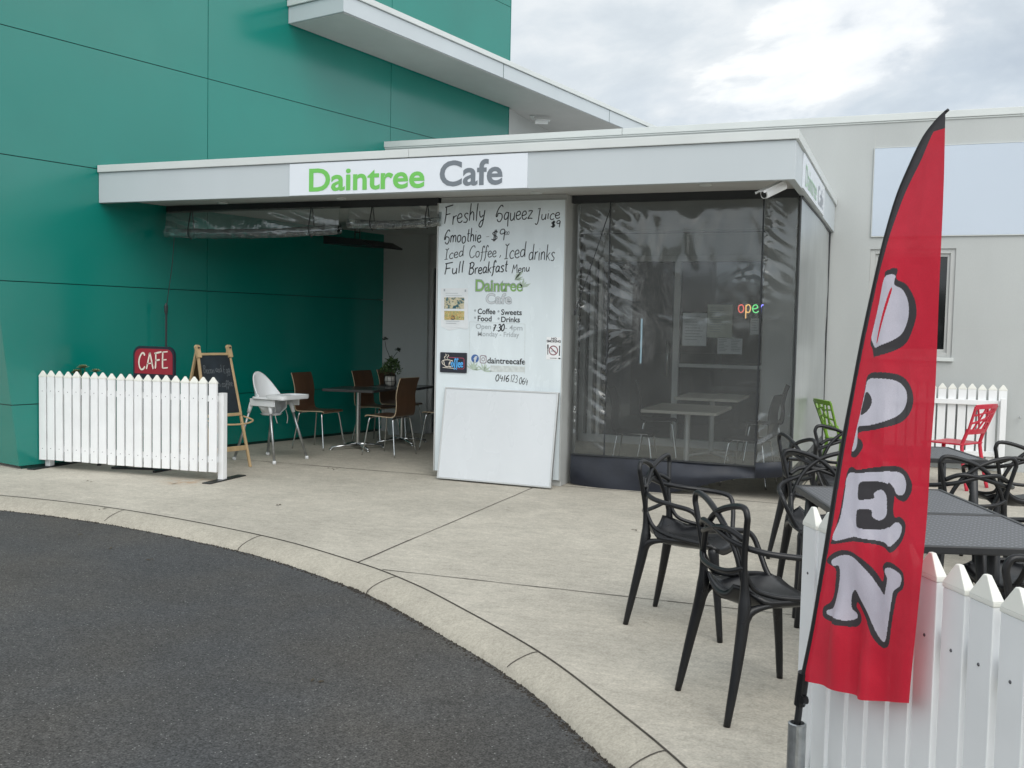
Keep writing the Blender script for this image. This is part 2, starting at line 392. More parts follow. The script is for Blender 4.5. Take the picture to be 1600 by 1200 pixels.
# ------------------------------------------------------------------ lettering
def text_mb(mb, s, fn, x0, x1, z0, cap, off=0, ext=.0, mi=0):
    """printed lettering: fits the string between x0 and x1, cap height cap; fn(x, z, d) -> point"""
    cu = bpy.data.curves.new('t', 'FONT'); cu.body = s; cu.size = 1; cu.offset = off; cu.resolution_u = 4
    ob = bpy.data.objects.new('t', cu); me = bpy.data.meshes.new_from_object(ob)
    xs = [v.co.x for v in me.vertices]; a, b = min(xs), max(xs); sx = (x1-x0)/(b-a); sz = cap/.72
    vs = [fn(x0+(v.co.x-a)*sx, z0+v.co.y*sz, 0) for v in me.vertices]
    mb.add(vs, [tuple(p_.vertices) for p_ in me.polygons], mi)
    bpy.data.meshes.remove(me); bpy.data.objects.remove(ob); bpy.data.curves.remove(cu)
    return mb
GL = {  # hand-drawn strokes; x-height .5, capital height 1
'F': (.6, [[(.12,0),(.16,.5),(.15,.95)],[(.05,.93),(.3,.97),(.62,1.02)],[(.13,.5),(.3,.52),(.48,.54)]]),
'r': (.36, [[(.1,.5),(.1,.25),(.1,0)],[(.1,.3),(.18,.45),(.34,.5)]]),
'e': (.44, [[(.06,.24),(.24,.26),(.36,.34),(.28,.5),(.12,.46),(.05,.24),(.14,.03),(.3,.0),(.42,.1)]]),
's': (.40, [[(.36,.45),(.24,.52),(.1,.42),(.2,.27),(.33,.16),(.26,.0),(.06,.03)]]),
'h': (.46, [[(.1,1),(.09,.5),(.08,0)],[(.08,.3),(.22,.5),(.34,.42),(.37,.2),(.38,0)]]),
'l': (.24, [[(.12,1.02),(.1,.5),(.12,0)]]),
'y': (.48, [[(.06,.5),(.1,.25),(.2,.14),(.34,.25)],[(.42,.52),(.38,.1),(.32,-.3),(.2,-.42),(.1,-.3),(.2,-.1),(.42,.02)]]),
'S': (.66, [[(.56,.88),(.5,1.0),(.36,.98),(.2,.75),(.1,.45),(.12,.32),(.2,.38),(.22,.5),(.32,.52),(.52,.44),(.56,.2),(.44,.0),(.28,.02),(.2,.15)]]),
'q': (.46, [[(.36,.45),(.2,.5),(.07,.3),(.12,.08),(.28,.1),(.37,.3),(.38,.5),(.38,0),(.4,-.4)]]),
'u': (.46, [[(.07,.5),(.08,.15),(.18,0),(.32,.1),(.37,.3),(.37,.5)],[(.37,.3),(.38,.05),(.42,0)]]),
'z': (.44, [[(.06,.48),(.2,.5),(.38,.48)],[(.38,.48),(.2,.22),(.06,.02)],[(.06,.02),(.25,.03),(.42,.0)]]),
'J': (.46, [[(.14,.96),(.36,1.0)],[(.32,1.0),(.30,.4),(.28,-.2),(.18,-.4),(.06,-.28)]]),
'i': (.22, [[(.1,.5),(.1,.2),(.12,0)],[(.1,.7),(.12,.73)]]),
'c': (.40, [[(.36,.42),(.24,.52),(.08,.38),(.06,.15),(.18,.0),(.38,.06)]]),
'$': (.56, [[(.46,.78),(.3,.86),(.12,.72),(.22,.52),(.42,.42),(.44,.22),(.26,.1),(.08,.2)],[(.25,1.02),(.25,.5),(.24,-.02)],[(.34,1.02),(.34,.5),(.33,-.02)]]),
'9': (.46, [[(.38,.78),(.3,.98),(.12,.94),(.06,.72),(.16,.56),(.34,.64),(.39,.85),(.38,.5),(.38,0)]]),
'm': (.66, [[(.07,.5),(.07,.25),(.07,0)],[(.07,.3),(.18,.5),(.29,.42),(.31,0)],[(.31,.3),(.42,.5),(.54,.42),(.56,0)]]),
'n': (.46, [[(.08,.5),(.08,.25),(.08,0)],[(.08,.3),(.2,.5),(.34,.42),(.37,0)]]),
'o': (.46, [[(.24,.5),(.09,.42),(.06,.2),(.16,.0),(.34,.06),(.39,.28),(.32,.46),(.2,.5)]]),
't': (.34, [[(.18,.9),(.16,.4),(.18,.05),(.3,.02)],[(.04,.55),(.32,.58)]]),
'-': (.4, [[(.08,.4),(.34,.42)]]), ',': (.24, [[(.14,.1),(.14,-.02),(.06,-.18)]]), ':': (.2, [[(.1,.5),(.11,.55)],[(.1,.1),(.11,.15)]]),
'I': (.44, [[(.06,.98),(.2,.86),(.36,1.0)],[(.2,.88),(.2,.4),(.2,0)],[(.06,0),(.36,.02)]]),
'd': (.48, [[(.36,.42),(.22,.5),(.07,.34),(.08,.1),(.2,.02),(.34,.14),(.38,.4)],[(.4,1.02),(.38,.5),(.42,0)]]),
'C': (.62, [[(.54,.84),(.46,1.0),(.28,.96),(.1,.65),(.08,.3),(.22,.02),(.42,.02),(.56,.18)]]),
'f': (.36, [[(.38,.8),(.3,.98),(.2,.8),(.19,.4),(.17,-.1),(.08,-.34)],[(.04,.42),(.34,.46)]]),
'k': (.42, [[(.1,1),(.09,.5),(.09,0)],[(.36,.5),(.1,.22)],[(.16,.28),(.38,0)]]),
'B': (.6, [[(.16,.98),(.13,.5),(.1,0)],[(.04,.9),(.3,1.02),(.5,.88),(.4,.62),(.16,.52)],[(.16,.52),(.42,.5),(.54,.26),(.36,.02),(.08,.02)]]),
'a': (.48, [[(.38,.46),(.2,.52),(.07,.3),(.12,.05),(.26,.06),(.37,.26)],[(.39,.5),(.38,.15),(.44,0)]]),
'M': (.74, [[(.08,0),(.14,.5),(.18,1.0)],[(.18,1.0),(.32,.45)],[(.32,.45),(.54,1.0)],[(.54,1.0),(.6,.5),(.66,0)]]),
'g': (.46, [[(.36,.45),(.2,.5),(.07,.3),(.12,.08),(.28,.1),(.37,.3)],[(.38,.5),(.38,-.2),(.26,-.4),(.1,-.32)]]),
'E': (.56, [[(.12,1),(.1,.5),(.1,0)],[(.1,.98),(.5,1.0)],[(.1,.5),(.42,.52)],[(.1,.0),(.52,.02)]]),
'A': (.66, [[(.06,0),(.2,.5),(.34,1.02)],[(.34,1.02),(.48,.5),(.6,0)],[(.12,.34),(.54,.36)]]),
'R': (.58, [[(.12,1),(.1,.5),(.1,0)],[(.08,.96),(.36,1.0),(.48,.8),(.36,.58),(.1,.5)],[(.24,.52),(.5,0)]]),
'w': (.6, [[(.06,.5),(.14,0)],[(.14,0),(.28,.4)],[(.28,.4),(.4,0)],[(.4,0),(.54,.5)]]),
'p': (.46, [[(.1,.5),(.1,0),(.1,-.4)],[(.1,.4),(.24,.52),(.38,.36),(.34,.06),(.2,.0),(.1,.1)]]),
'0': (.46, [[(.24,1),(.08,.75),(.06,.3),(.18,.0),(.34,.12),(.4,.6),(.3,.96),(.2,1.0)]]),
'1': (.24, [[(.12,.98),(.11,.5),(.1,0)]]),
'2': (.46, [[(.06,.8),(.18,1.0),(.36,.9),(.32,.55),(.06,.02)],[(.06,.02),(.42,.04)]]),
'3': (.44, [[(.06,.9),(.22,1.0),(.36,.82),(.28,.58),(.16,.54)],[(.16,.54),(.36,.42),(.36,.14),(.2,.0),(.05,.08)]]),
'4': (.46, [[(.12,1),(.06,.45)],[(.06,.45),(.4,.48)],[(.32,.8),(.31,.4),(.3,-.02)]]),
'6': (.44, [[(.34,.98),(.14,.7),(.06,.3),(.18,.0),(.36,.1),(.36,.38),(.2,.46),(.08,.3)]]),
'7': (.44, [[(.06,.94),(.4,.98)],[(.4,.98),(.24,.5),(.18,0)],[(.1,.5),(.36,.52)]]),
' ': (.3, []),
}
def hand(mb, s, fn, x0, x1, z0, cap, w, rise=0, mi=0, slant=.0, jit=.02, rnd=None, n=5, tube=None):
    """handwriting as flat pen strokes (or tubes when tube is a radius): fn(x, z, d) -> point"""
    rnd = rnd or random.Random(len(s)*7+3)
    tot = sum(GL[c][0] for c in s); k = (x1-x0)/tot; cx_ = 0
    for c in s:
        wd, strokes = GL[c]; dz = rnd.uniform(-jit, jit)
        for st in strokes:
            P = [Vector((x0+(cx_+a+slant*b)*k, z0+(b+dz)*cap+rise*(cx_+a)/tot, 0)) for a, b in st]
            if len(P) > 2: P = spl(P, n)
            if tube:
                mb.tube([fn(q.x, q.y, 0) for q in P], tube, 6, mi); continue
            vs, fs = [], []
            for i, q in enumerate(P):
                d = (P[min(i+1, len(P)-1)]-P[max(i-1, 0)]); d = d.normalized() if d.length else Vector((1,0,0))
                nn = Vector((-d.y, d.x, 0))*w*.5*(1.0 if 0 < i < len(P)-1 else .7)
                vs += [fn(*(q+nn).xy, 0), fn(*(q-nn).xy, 0)]
            for i in range(len(P)-1): fs.append((2*i, 2*i+1, 2*i+3, 2*i+2))
            mb.add(vs, fs, mi)
        cx_ += wd
    return mb
# ================================================================== SETTING
KB = [(-40,-14),(-24,-4),(-15,2.6),(-11,5.0),(-8.6,5.95),(-7.06,6.20),(-5.71,6.17),(-4.20,5.86),(-3.20,5.465),(-2.66,5.165),(-2.2,4.83),(-1.553,4.31),(-1.071,3.818),(-.633,3.32),(-.25,2.75),(.05,2.1),(.25,1.3),(.35,.4),(.35,-.6),(.35,-4),(.35,-14)]
kb = [Vector((p.x, p.y)) for p in spl([(x, y, 0) for x, y in KB], 10)]
def knorm(i):
    d = kb[min(i+1, len(kb)-1)]-kb[max(i-1, 0)]; d.normalize(); return Vector((d.y, -d.x))     # points to the road
ROADZ = -.075
tag(MB().box(-300, 300, -300, 300, -1.2, -.6).build('ground', M_SOIL), kind='structure')
bm = MB(); bm.grid(4, 4, lambda u, v: (-120+240*u, -120+240*v, ROADZ)); tag(bm.build('road', M_ASPH), kind='structure')
KW = .29
prof = [(-.012, -.03), (-.006, -.001), (.008, 0), (.035, -.002), (.075, -.010), (.12, -.023), (.16, -.039), (.19, -.057), (.207, -.085)]
bm = MB(); rk = random.Random(3)
vs = []; 
for i, q in enumerate(kb):
    n = knorm(i); wob = rk.uniform(-.006, .006)
    for w, z in prof:
        ww = w*(1 if q.y > 5 else .80 if q.y < 4 else .80+.20*(q.y-4))+(wob if w > .17 else 0); vs.append((q.x+n.x*ww, q.y+n.y*ww, z))
m = len(prof); fs = [(i*m+j, i*m+j+1, (i+1)*m+j+1, (i+1)*m+j) for i in range(len(kb)-1) for j in range(m-1)]
bm.add(vs, fs); tag(bm.build('kerb', M_KERB, smooth=True), kind='structure')
# footpath slab: from the kerb back line to far behind the building
bm = MB(); vs = []
for i, q in enumerate(kb):
    n = knorm(i); vs += [(q.x-n.x*.012, q.y-n.y*.012, 0)]
n0 = len(vs)
ol = vs+[(60,-14,0),(60,60,0),(-60,60,0),(-60,-14,0)]
bm.add(ol, [tuple(range(len(ol)))])
fp = bm.build('footpath', M_CONC); tag(fp, kind='structure')
me = fp.data; b2 = bmesh.new(); b2.from_mesh(me); bmesh.ops.triangulate(b2, faces=b2.faces); b2.to_mesh(me); b2.free()
# joints cut in the paving and kerb
jt = MB()
def jl(a, b, w=.009, z=.003, n=14, wob=.003):
    a, b = Vector((*a, z)), Vector((*b, z)); d = (b-a).normalized(); s_ = Vector((-d.y, d.x, 0)); vs = []
    for i in range(n+1):
        p_ = a.lerp(b, i/n)+s_*rk.uniform(-wob, wob); ww = w*rk.uniform(.6, 1.3)/2; vs += [p_+s_*ww, p_-s_*ww]
    jt.add(vs, [(2*i, 2*i+1, 2*i+3, 2*i+2) for i in range(n)])
jl((-3.19, 5.46), (-3.25, 8.78)); jl((-2.96, 5.37), (-1.2, 5.44)); jl((-1.2, 5.44), (8, 5.8))
jl((-7.7, 9.03), (-.93, 9.03), .012, n=40); jl((-.93, 9.03), (-.93, 12.5), .012); jl((-.93, 9.03), (10, 9.35), .008)
jl((2.6, 3), (2.4, 12.5), .008)
for i in range(40, len(kb)-60): # seam between kerb and paving
    if i % 1 == 0:
        n = knorm(i); n1 = knorm(i+1); a, b = kb[i]-n*.006, kb[i+1]-n1*.006
        jt.add([(a.x-n.x*.004, a.y-n.y*.004, .003), (a.x+n.x*.004, a.y+n.y*.004, .003), (b.x+n1.x*.004, b.y+n1.y*.004, .003), (b.x-n1.x*.004, b.y-n1.y*.004, .003)], [(0,1,2,3)])
def kseam(pt):
    i = min(range(len(kb)), key=lambda k: (kb[k]-Vector(pt)).length); n = knorm(i); t = Vector((-n.y, n.x)); q = kb[i]; vs = []; fw_ = 1 if q.y > 5 else .80 if q.y < 4 else .80+.20*(q.y-4)
    for w, z in prof[1:]:
        for e in (-.004, .004): vs.append((q.x+n.x*w*fw_+t.x*e, q.y+n.y*w*fw_+t.y*e, z+.0025))
    jt.add(vs, [(2*j, 2*j+1, 2*j+3, 2*j+2) for j in range(len(prof)-2)])
for pt in [(-8.3, 6.0), (-7.2, 6.2), (-5.75, 6.18), (-4.25, 5.86), (-2.83, 5.25), (-1.56, 4.31), (-.75, 3.45), (-.05, 2.3)]: kseam(pt)
tag(jt.build('footpath_joint', M_JOINT), kind='structure')
# dirt crumbs along the kerb foot
cr = MB(); rc = random.Random(5)
for _ in range(1500):
    i = rc.randrange(45, len(kb)-65); n = knorm(i); w = .200*(1 if kb[i].y > 5 else .80 if kb[i].y < 4 else .80+.20*(kb[i].y-4))+abs(rc.gauss(0, .020)); q = kb[i].lerp(kb[i+1], rc.random())+n*w; r = rc.uniform(.003, .009)
    cr.add([(q.x-r, q.y-r*.6, ROADZ), (q.x+r, q.y-r*.5, ROADZ), (q.x+r*.2, q.y+r, ROADZ), (q.x, q.y, ROADZ+r*.9)], [(0,1,3),(1,2,3),(2,0,3)])
tag(cr.build('gutter_grit', mat('gutter_grit', (.035, .03, .024), .95, var=.5, vscale=120)), kind='stuff')
# a few fallen leaves and bits on the paving and the road
lv = MB()
for x, y, z in [(-5.55, 8.95, .004), (-5.45, 8.9, .004), (-6.2, 7.35, .004), (-7.0, 7.1, .004), (-4.8, 6.9, .004), (-5.6, 5.6, ROADZ+.003), (-5.1, 5.35, ROADZ+.003), (-4.6, 5.15, ROADZ+.003), (-2.4, 3.7, ROADZ+.003), (-1.9, 7.3, .004), (-5.9, 6.1, .003)]:
    for k in range(2):
        a = rc.uniform(0, 6.3); c_, s_ = math.cos(a), math.sin(a); L_, W_ = rc.uniform(.015, .03), rc.uniform(.006, .012); ox, oy = rc.uniform(-.05, .05), rc.uniform(-.05, .05)
        pts = [(L_, 0), (0, W_), (-L_, 0), (0, -W_)]
        lv.add([(x+ox+u*c_-v*s_, y+oy+u*s_+v*c_, z+.004*(k+abs(v)*50)) for u, v in pts], [(0,1,2),(0,2,3)])
tag(lv.build('leaf_litter', mat('dry_leaf', (.06, .045, .025), .8, var=.4)), kind='stuff')

# unseen trees added behind the camera to darken reflections in panels and blinds
tl = MB(); rt = random.Random(21)
TP = [(-60, -26), (-20, -31), (12, -32), (32, -20), (41, -2), (43, 12)]
for i in range(len(TP)-1):
    a, b = Vector(TP[i]), Vector(TP[i+1]); n = int((b-a).length*26)
    for k in range(n):
        q = a.lerp(b, rt.random()); h = 4.2+1.5*mnoise.noise(Vector((q.x*.12, q.y*.12, 1)))+.9*mnoise.noise(Vector((q.x*.5, q.y*.5, 5))); z = h*rt.random()**.8; q = q+Vector((rt.gauss(0, .8), rt.gauss(0, .8)))
        d = Vector((rt.uniform(-1, 1), rt.uniform(-1, 1), rt.uniform(-.6, 1))).normalized(); e = d.orthogonal().normalized(); l = rt.uniform(.35, .8); p_ = Vector((q.x, q.y, z))
        tl.add([p_-d*l, p_+e*l*.7, p_+d*l, p_-e*l*.7], [(0,1,2,3)])
tag(tl.build('added_treeline', mat('added_foliage', (.05, .07, .035), .7, var=.4, vscale=.6)), kind='stuff')

# ------------------------------------------------------------------ green building
gb = thing('green_building', 'tall building clad in large glossy teal green panels with a white upper canopy', 'building', (-8.13, 7.36, 0), math.atan2(.9741, .2260)-math.pi/2)
# local: +y along the wall (away), +x outward (towards the cafe)
ZS = [.03, .64, 1.85, 3.06, 4.28, 5.49, 6.7, 7.3]; SS = [0, 2.25, 5.38, 8.25]; GP = .0042
lean = lambda z: -.125*z
pn = MB(); 
for i in range(len(ZS)-1):
    for j in range(len(SS)-1):
        z0, z1 = ZS[i]+GP, ZS[i+1]-GP; y0, y1 = SS[j]+GP, SS[j+1]-GP
        a0, a1 = (lean(z0), lean(z1)) if j == 0 else (y0, y0)
        pn.add([(0,a0,z0),(0,y1,z0),(0,y1,z1),(0,a1,z1),(-.02,a0,z0),(-.02,y1,z0),(-.02,y1,z1),(-.02,a1,z1)], [(0,1,2,3),(4,7,6,5),(0,4,5,1),(1,5,6,2),(2,6,7,3),(3,7,4,0)])
# the face turned away at the near corner, leaning outward like a prow
for i in range(len(ZS)-1):
    z0, z1 = ZS[i]+GP, ZS[i+1]-GP; q = lambda s_, z: (-s_, lean(z)+s_*.02, z)
    pn.add([q(.008,z0), q(.008,z1), q(4.5,z1), q(4.5,z0)], [(0,1,2,3)])
wl_ = pn.build('wall', M_GREEN, gb, fix=False)
core = MB()
core.add([(-.025, lean(0)+.03, 0), (-.025, 8.25, 0), (-5, 8.25, 0), (-5, 2.2, 0), (-.025, lean(7.3)+.03, 7.28), (-.025, 8.25, 7.28), (-5, 8.25, 7.28), (-5, 1.3, 7.28)],
         [(0,1,5,4),(1,2,6,5),(2,3,7,6),(3,0,4,7),(4,5,6,7)])
core.build('wall_core', M_GREEND, gb)
end = MB(); end.box(-5, -.001, 8.256, 8.27, 4, 7.3); end.build('end_panel', M_GREEN, gb)
rw = MB(); rw.prism([(-.03, 8.28), (-.80, 12.5), (-4, 12.5), (-4, 8.28)], lambda u, v: (u, v, 3.5), lambda u, v: (u, v, 5.199-.024*(v-3.5))); rw.build('rear_wall', M_WALL, gb)
uc = MB()
uc.box(.004, .95, 3.46, 12.6, 5.21, 5.41); uc.box(-1.5, .0035, 8.29, 12.6, 5.215, 5.405)
def droop(b): b.v = [(x, y, z-.024*(y-3.5)) for x, y, z in b.v]; return b      # the slab falls gently to the back
droop(uc)
up_can = uc.build('upper_canopy', M_WHITE, gb, bevel=.004)
cc = droop(MB().box(.004, .975, 3.435, 12.62, 5.415, 5.485)); cc.build('capping', M_CAPM, up_can, bevel=.004)
cc = droop(MB().box(.03, .93, 3.48, 12.58, 5.200, 5.208).box(-1.5, .0295, 8.3, 12.58, 5.200, 5.2075)); cc.build('soffit', M_SOFFIT, up_can)
for y in (6.75, 9.9): droop(MB().box(.9505, .9525, y-.004, y+.004, 5.21, 5.41)).build('fascia_joint', M_GREEND, up_can)

# ------------------------------------------------------------------ white main building
YW = 12.5
wb = thing('white_building', 'low white rendered building with parapet, window and shopfront behind the cafe canopy', 'building', (0, YW, 0))
w = MB()
def wbox(x0, x1, z0, z1): w.box(x0, x1, 0, .25, z0, z1)
wbox(-6.97, -6.24, 0, 2.76); wbox(-4.75, -4.12, 0, 2.76); wbox(-6.97, -.97, 2.76, 3.97)
wbox(-.97, -.485, 0, 3.97); wbox(-.485, .433, 0, 1.265); wbox(-.485, .433, 2.505, 3.97); wbox(.433, 2.9, 0, 3.97); wbox(2.912, 9, 0, 3.97)
wbox(-1.66, -.97, 0, 2.76)
w.build('wall', M_WALL, wb)
w = MB(); w.box(-7.6, -3.52, -.025, .3, 3.975, 4.055); w.box(-3.515, 1.9, -.025, .3, 3.975, 4.055); w.box(1.905, 9, -.025, .3, 3.975, 4.055)
w.box(-6.95, 9, -.012, -.001, 3.955, 3.974)
w.build('parapet_capping', M_CAPM, wb, bevel=.004)
w = MB(); w.box(-8, 9, .26, 9, 3.5, 3.6); w.build('roof', M_ALUW, wb)
for q_ in ((-.480, -.476, 3.68, 3.95), (-.9, -.49, 1.60, 1.603), (.44, 2.2, 1.60, 1.603)): MB().box(q_[0], q_[1], -.0012, .01, q_[2], q_[3]).build('render_joint', M_ALUW, wb)
w = MB(); w.lathe([(.012, 0), (.012, .03), (.007, .034)], (0,0,0), 10); o = w.build('wall_tap', M_GALV, wb); o.location = (1.16, -.03, .62); o.rotation_euler = (R(90), 0, 0)
# shop interior: dim room behind the glass
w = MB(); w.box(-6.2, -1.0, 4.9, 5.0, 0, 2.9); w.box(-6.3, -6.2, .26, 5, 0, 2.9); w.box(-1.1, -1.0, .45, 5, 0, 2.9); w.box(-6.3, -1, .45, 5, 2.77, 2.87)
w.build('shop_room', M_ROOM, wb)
mc_ = mat('shop_counter', (.035, .04, .045), .5, var=.3)
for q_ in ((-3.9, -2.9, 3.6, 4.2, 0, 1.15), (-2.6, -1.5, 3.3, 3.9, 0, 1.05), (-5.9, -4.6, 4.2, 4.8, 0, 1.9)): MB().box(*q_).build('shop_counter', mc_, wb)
w = MB(); w.box(-3.44, -3.424, .9, .93, 1.05, 1.66); w.build('fridge_light', mat('fridge_light', (.75, .95, 1), .5, var=0, emit=1.0), wb)
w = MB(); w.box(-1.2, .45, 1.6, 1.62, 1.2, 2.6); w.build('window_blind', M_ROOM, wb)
# window
wf = MB()
x0, x1, z0, z1 = -.485, .433, 1.265, 2.505
wf.box(x0, x0+.055, .02, .10, z0, z1); wf.box(x1-.055, x1, .02, .10, z0, z1); wf.box(x0+.055, x1-.055, .02, .10, z1-.055, z1); wf.box(x0+.055, x1-.055, .02, .10, z0, z0+.055)
wf.box(x0+.055, x0+.085, .045, .09, z0+.055, z1-.055); wf.box(x1-.085, x1-.055, .045, .09, z0+.055, z1-.055); wf.box(x0+.085, x1-.085, .045, .09, z1-.09, z1-.055); wf.box(x0+.085, x1-.085, .045, .09, z0+.055, z0+.09)
win = wf.build('window', M_ALUW, wb, bevel=.003)
MB().box(x0+.085, x1-.085, .062, .068, z0+.09, z1-.09).build('pane', mat('dark_glass', (.012, .014, .015), .06, var=.3, vscale=2), win)
MB().box(x0-.02, x1+.02, -.035, .02, z0-.045, z0-.002).build('sill', M_CAPM, win, bevel=.004)
# shopfront set back behind the wall
YG = .40
sf = MB()
for x, wd in ((-4.09, .07), (-3.97, .06), (-2.83, .075), (-1.70, .07), (-3.86, .045)): sf.box(x-wd/2, x+wd/2, YG-.05, YG+.05, .03, 2.40)
sf.box(-4.12, -1.66, YG-.055, YG+.055, 2.401, 2.475); sf.box(-4.12, -1.66, YG-.055, YG+.055, 0, .10)
sf.box(-2.79, -1.735, YG-.045, YG+.045, 1.04, 1.085)
shop = sf.build('shopfront', M_ALUW, wb, bevel=.003)
MB().box(-4.12, -1.66, YG-.03, YG+.03, 2.476, 2.76).build('bulkhead', M_INWALL, shop)
for a, b in ((-3.835, -2.87), (-2.79, -1.735)):
    MB().box(a, b, YG-.004, YG+.004, .10, 2.40).build('pane', M_GLASS, shop)
MB().tube([(-2.93, YG-.07, .9), (-2.93, YG-.07, 1.35)], .012, 8).build('door_handle', M_CHROME, shop, smooth=True)
# glazed door of the left bay
sf = MB()
for x in (-6.215, -5.5, -4.79): sf.box(x-.03, x+.03, .06, .14, 0, 2.3)
sf.box(-6.24, -4.75, .06, .14, 2.301, 2.36); sf.box(-6.24, -4.75, .07, .13, 2.361, 2.76)
dr = sf.build('door', M_ALUW, wb, bevel=.003)
for a, b in ((-6.185, -5.53), (-5.47, -4.82)): MB().box(a, b, .095, .105, .02, 2.3).build('pane', M_GLASS, dr)
MB().tube([(-5.58, .03, .95), (-5.58, .03, 1.3)], .012, 8).build('door_handle', M_CHROME, dr, smooth=True)

# ------------------------------------------------------------------ cafe canopy
YF, XR = 8.20, -.90
cc_ = thing('cafe_canopy', 'flat white fascia canopy roofing the cafe terrace between green wall and white wall', 'canopy', (0, YF, 0))
c = MB(); c.box(-7.93, XR, 0, .06, 2.71, 3.02); c.box(XR-.06, XR, .061, 4.29, 2.71, 3.02)
c.build('fascia', M_WHITE, cc_, bevel=.003)
c = MB(); c.box(-7.93, -4.30, -.022, .2, 3.022, 3.095); c.box(-4.297, XR+.022, -.022, .2, 3.022, 3.095); c.box(XR-.2, XR+.022, .201, 4.29, 3.022, 3.095)
c.build('capping', M_CAPM, cc_, bevel=.004)
c = MB(); c.add([(-7.9, .061, 2.765), (XR-.061, .061, 2.765), (XR-.061, 4.29, 2.765), (-6.93, 4.29, 2.765), (-7.9, .061, 2.785), (XR-.061, .061, 2.785), (XR-.061, 4.29, 2.785), (-6.93, 4.29, 2.785)], [(0,1,2,3),(4,5,6,7),(0,1,5,4),(1,2,6,5),(2,3,7,6),(3,0,4,7)])
sof = c.build('soffit', M_SOFFIT, cc_)
c = MB(); c.add([(-7.9, .061, 3.0), (XR-.061, .061, 3.0), (XR-.061, 4.29, 3.0), (-6.93, 4.29, 3.0)], [(0,1,2,3)]); c.build('roof_sheet', M_ALUW, cc_)
c = MB(); c.box(-7.72, -4.38, .78, .84, 2.692, 2.764); c.box(-3.04, -.965, .92, .98, 2.692, 2.764); c.box(-.985, -.93, .981, 4.29, 2.692, 2.708)
c.build('blind_track', M_DARK, cc_)
c = MB(); c.box(-4.355, -3.05, .80, 1.22, 0, 2.764); c.build('pier', M_ALUW, cc_, bevel=.004)
for x, y in ((-6.87, .66), (-5.39, .62), (-3.3, .64), (-1.7, .5)): MB().lathe([(.055, 0), (.055, -.008), (.045, -.012)], (x, y, 2.7645), 18).build('downlight', M_CAPM, sof)

# sign on the front fascia
def onfront(y): return lambda x, z, d: (x, y-d, z)
s = thing('fascia_sign', 'long white sign reading Daintree Cafe in green and grey on the canopy front', 'sign', (0, YF, 0))
MB().box(-5.575, -3.145, -.014, -.001, 2.713, 3.012).build('panel', M_SIGN, s, bevel=.001)
b = MB(); text_mb(b, 'Daintree', lambda x, z, d: (x, -.0165, z), -5.355, -4.135, 2.752, .212, .022); b.build('green_lettering', M_GREENL, s)
b = MB(); text_mb(b, 'Cafe', lambda x, z, d: (x, -.0165, z), -3.985, -3.375, 2.757, .222, .022); b.build('grey_lettering', M_GREYL, s)
s = thing('side_sign', 'white Daintree Cafe sign on the short side fascia of the canopy', 'sign', (XR, 0, 0))
MB().box(.001, .012, 8.73, 10.85, 2.715, 3.005).build('panel', M_SIGN, s, bevel=.001)
b = MB(); text_mb(b, 'Daintree', lambda x, z, d: (.0145, x, z), 8.9, 9.95, 2.755, .19  , .0); b.build('green_lettering', mat('glare_green_letter', (.36, .56, .38), .4, var=.1), s)  # green paled to imitate the glancing reflection on the side fascia
b = MB(); text_mb(b, 'Cafe', lambda x, z, d: (.0145, x, z), 10.1, 10.7, 2.755, .19  , .0); b.build('grey_lettering', mat('glare_grey_letter', (.38, .41, .45), .4, var=.1), s)  # grey paled likewise, the glancing reflection put into the colour
# blank sign on the right wall
s = thing('blank_wall_sign', 'large blank pale blue-white panel on the white wall above the window', 'sign', (0, YW, 0))
MB().box(-.48, 2.6, -.02, -.001, 2.655, 3.665).build('panel', M_BLUEW, s, bevel=.002)
b = MB(); b.box(-.487, 2.607, -.023, -.003, 2.645, 2.654); b.box(-.487, -.481, -.023, -.003, 2.655, 3.665); b.box(-.487, 2.607, -.023, -.003, 3.666, 3.672); b.build('edge_trim', M_CAPM, s)

# ------------------------------------------------------------------ security cameras
def cctv(label, M, L_=.2):
    t = thing('security_camera', label, 'camera'); t.matrix_world = M
    b = MB(); b.prism(rrect(-.035, .035, -.03, .03, .02), lambda u, v: (u, -L_/2, v), lambda u, v: (u, L_/2, v)); b.build('housing', M_PVC, t, bevel=.004)
    b = MB(); b.prism([(-.042,.02),(-.042,.036),(.042,.036),(.042,.02),(.038,.02),(.038,.032),(-.038,.032),(-.038,.02)], lambda u, v: (u, -L_/2-.035, v), lambda u, v: (u, L_/2-.02, v)); b.build('sun_hood', M_PVC, t)
    b = MB(); b.prism([(.024*math.cos(a*.39), .024*math.sin(a*.39)) for a in range(16)], lambda u, v: (u, -L_/2-.004, v), lambda u, v: (u, -L_/2-.0005, v)); b.build('lens', M_BLACKP, t)
    b = MB(); b.tube([(0, L_/2-.02, .03), (0, L_/2+.03, .05), (0, L_/2+.05, .085)], .013, 8); b.lathe([(.04, .08), (.04, .098), (.03, .1)], (0, L_/2+.05, 0), 16); b.build('bracket', M_CAPM, t, smooth=False)
    return t
cctv('white bullet security camera under the corner of the cafe canopy', Matrix.Translation((-1.09, 8.44, 2.665)) @ Matrix.Rotation(R(-38), 4, 'Z') @ Matrix.Rotation(R(24), 4, 'X') @ Matrix.Scale(1.15, 4), .20)
cctv('small security camera under the upper canopy beyond the green wall', Matrix.Translation((-5.93, 16.05, 4.965)) @ Matrix.Rotation(R(115), 4, 'Z'), .22)

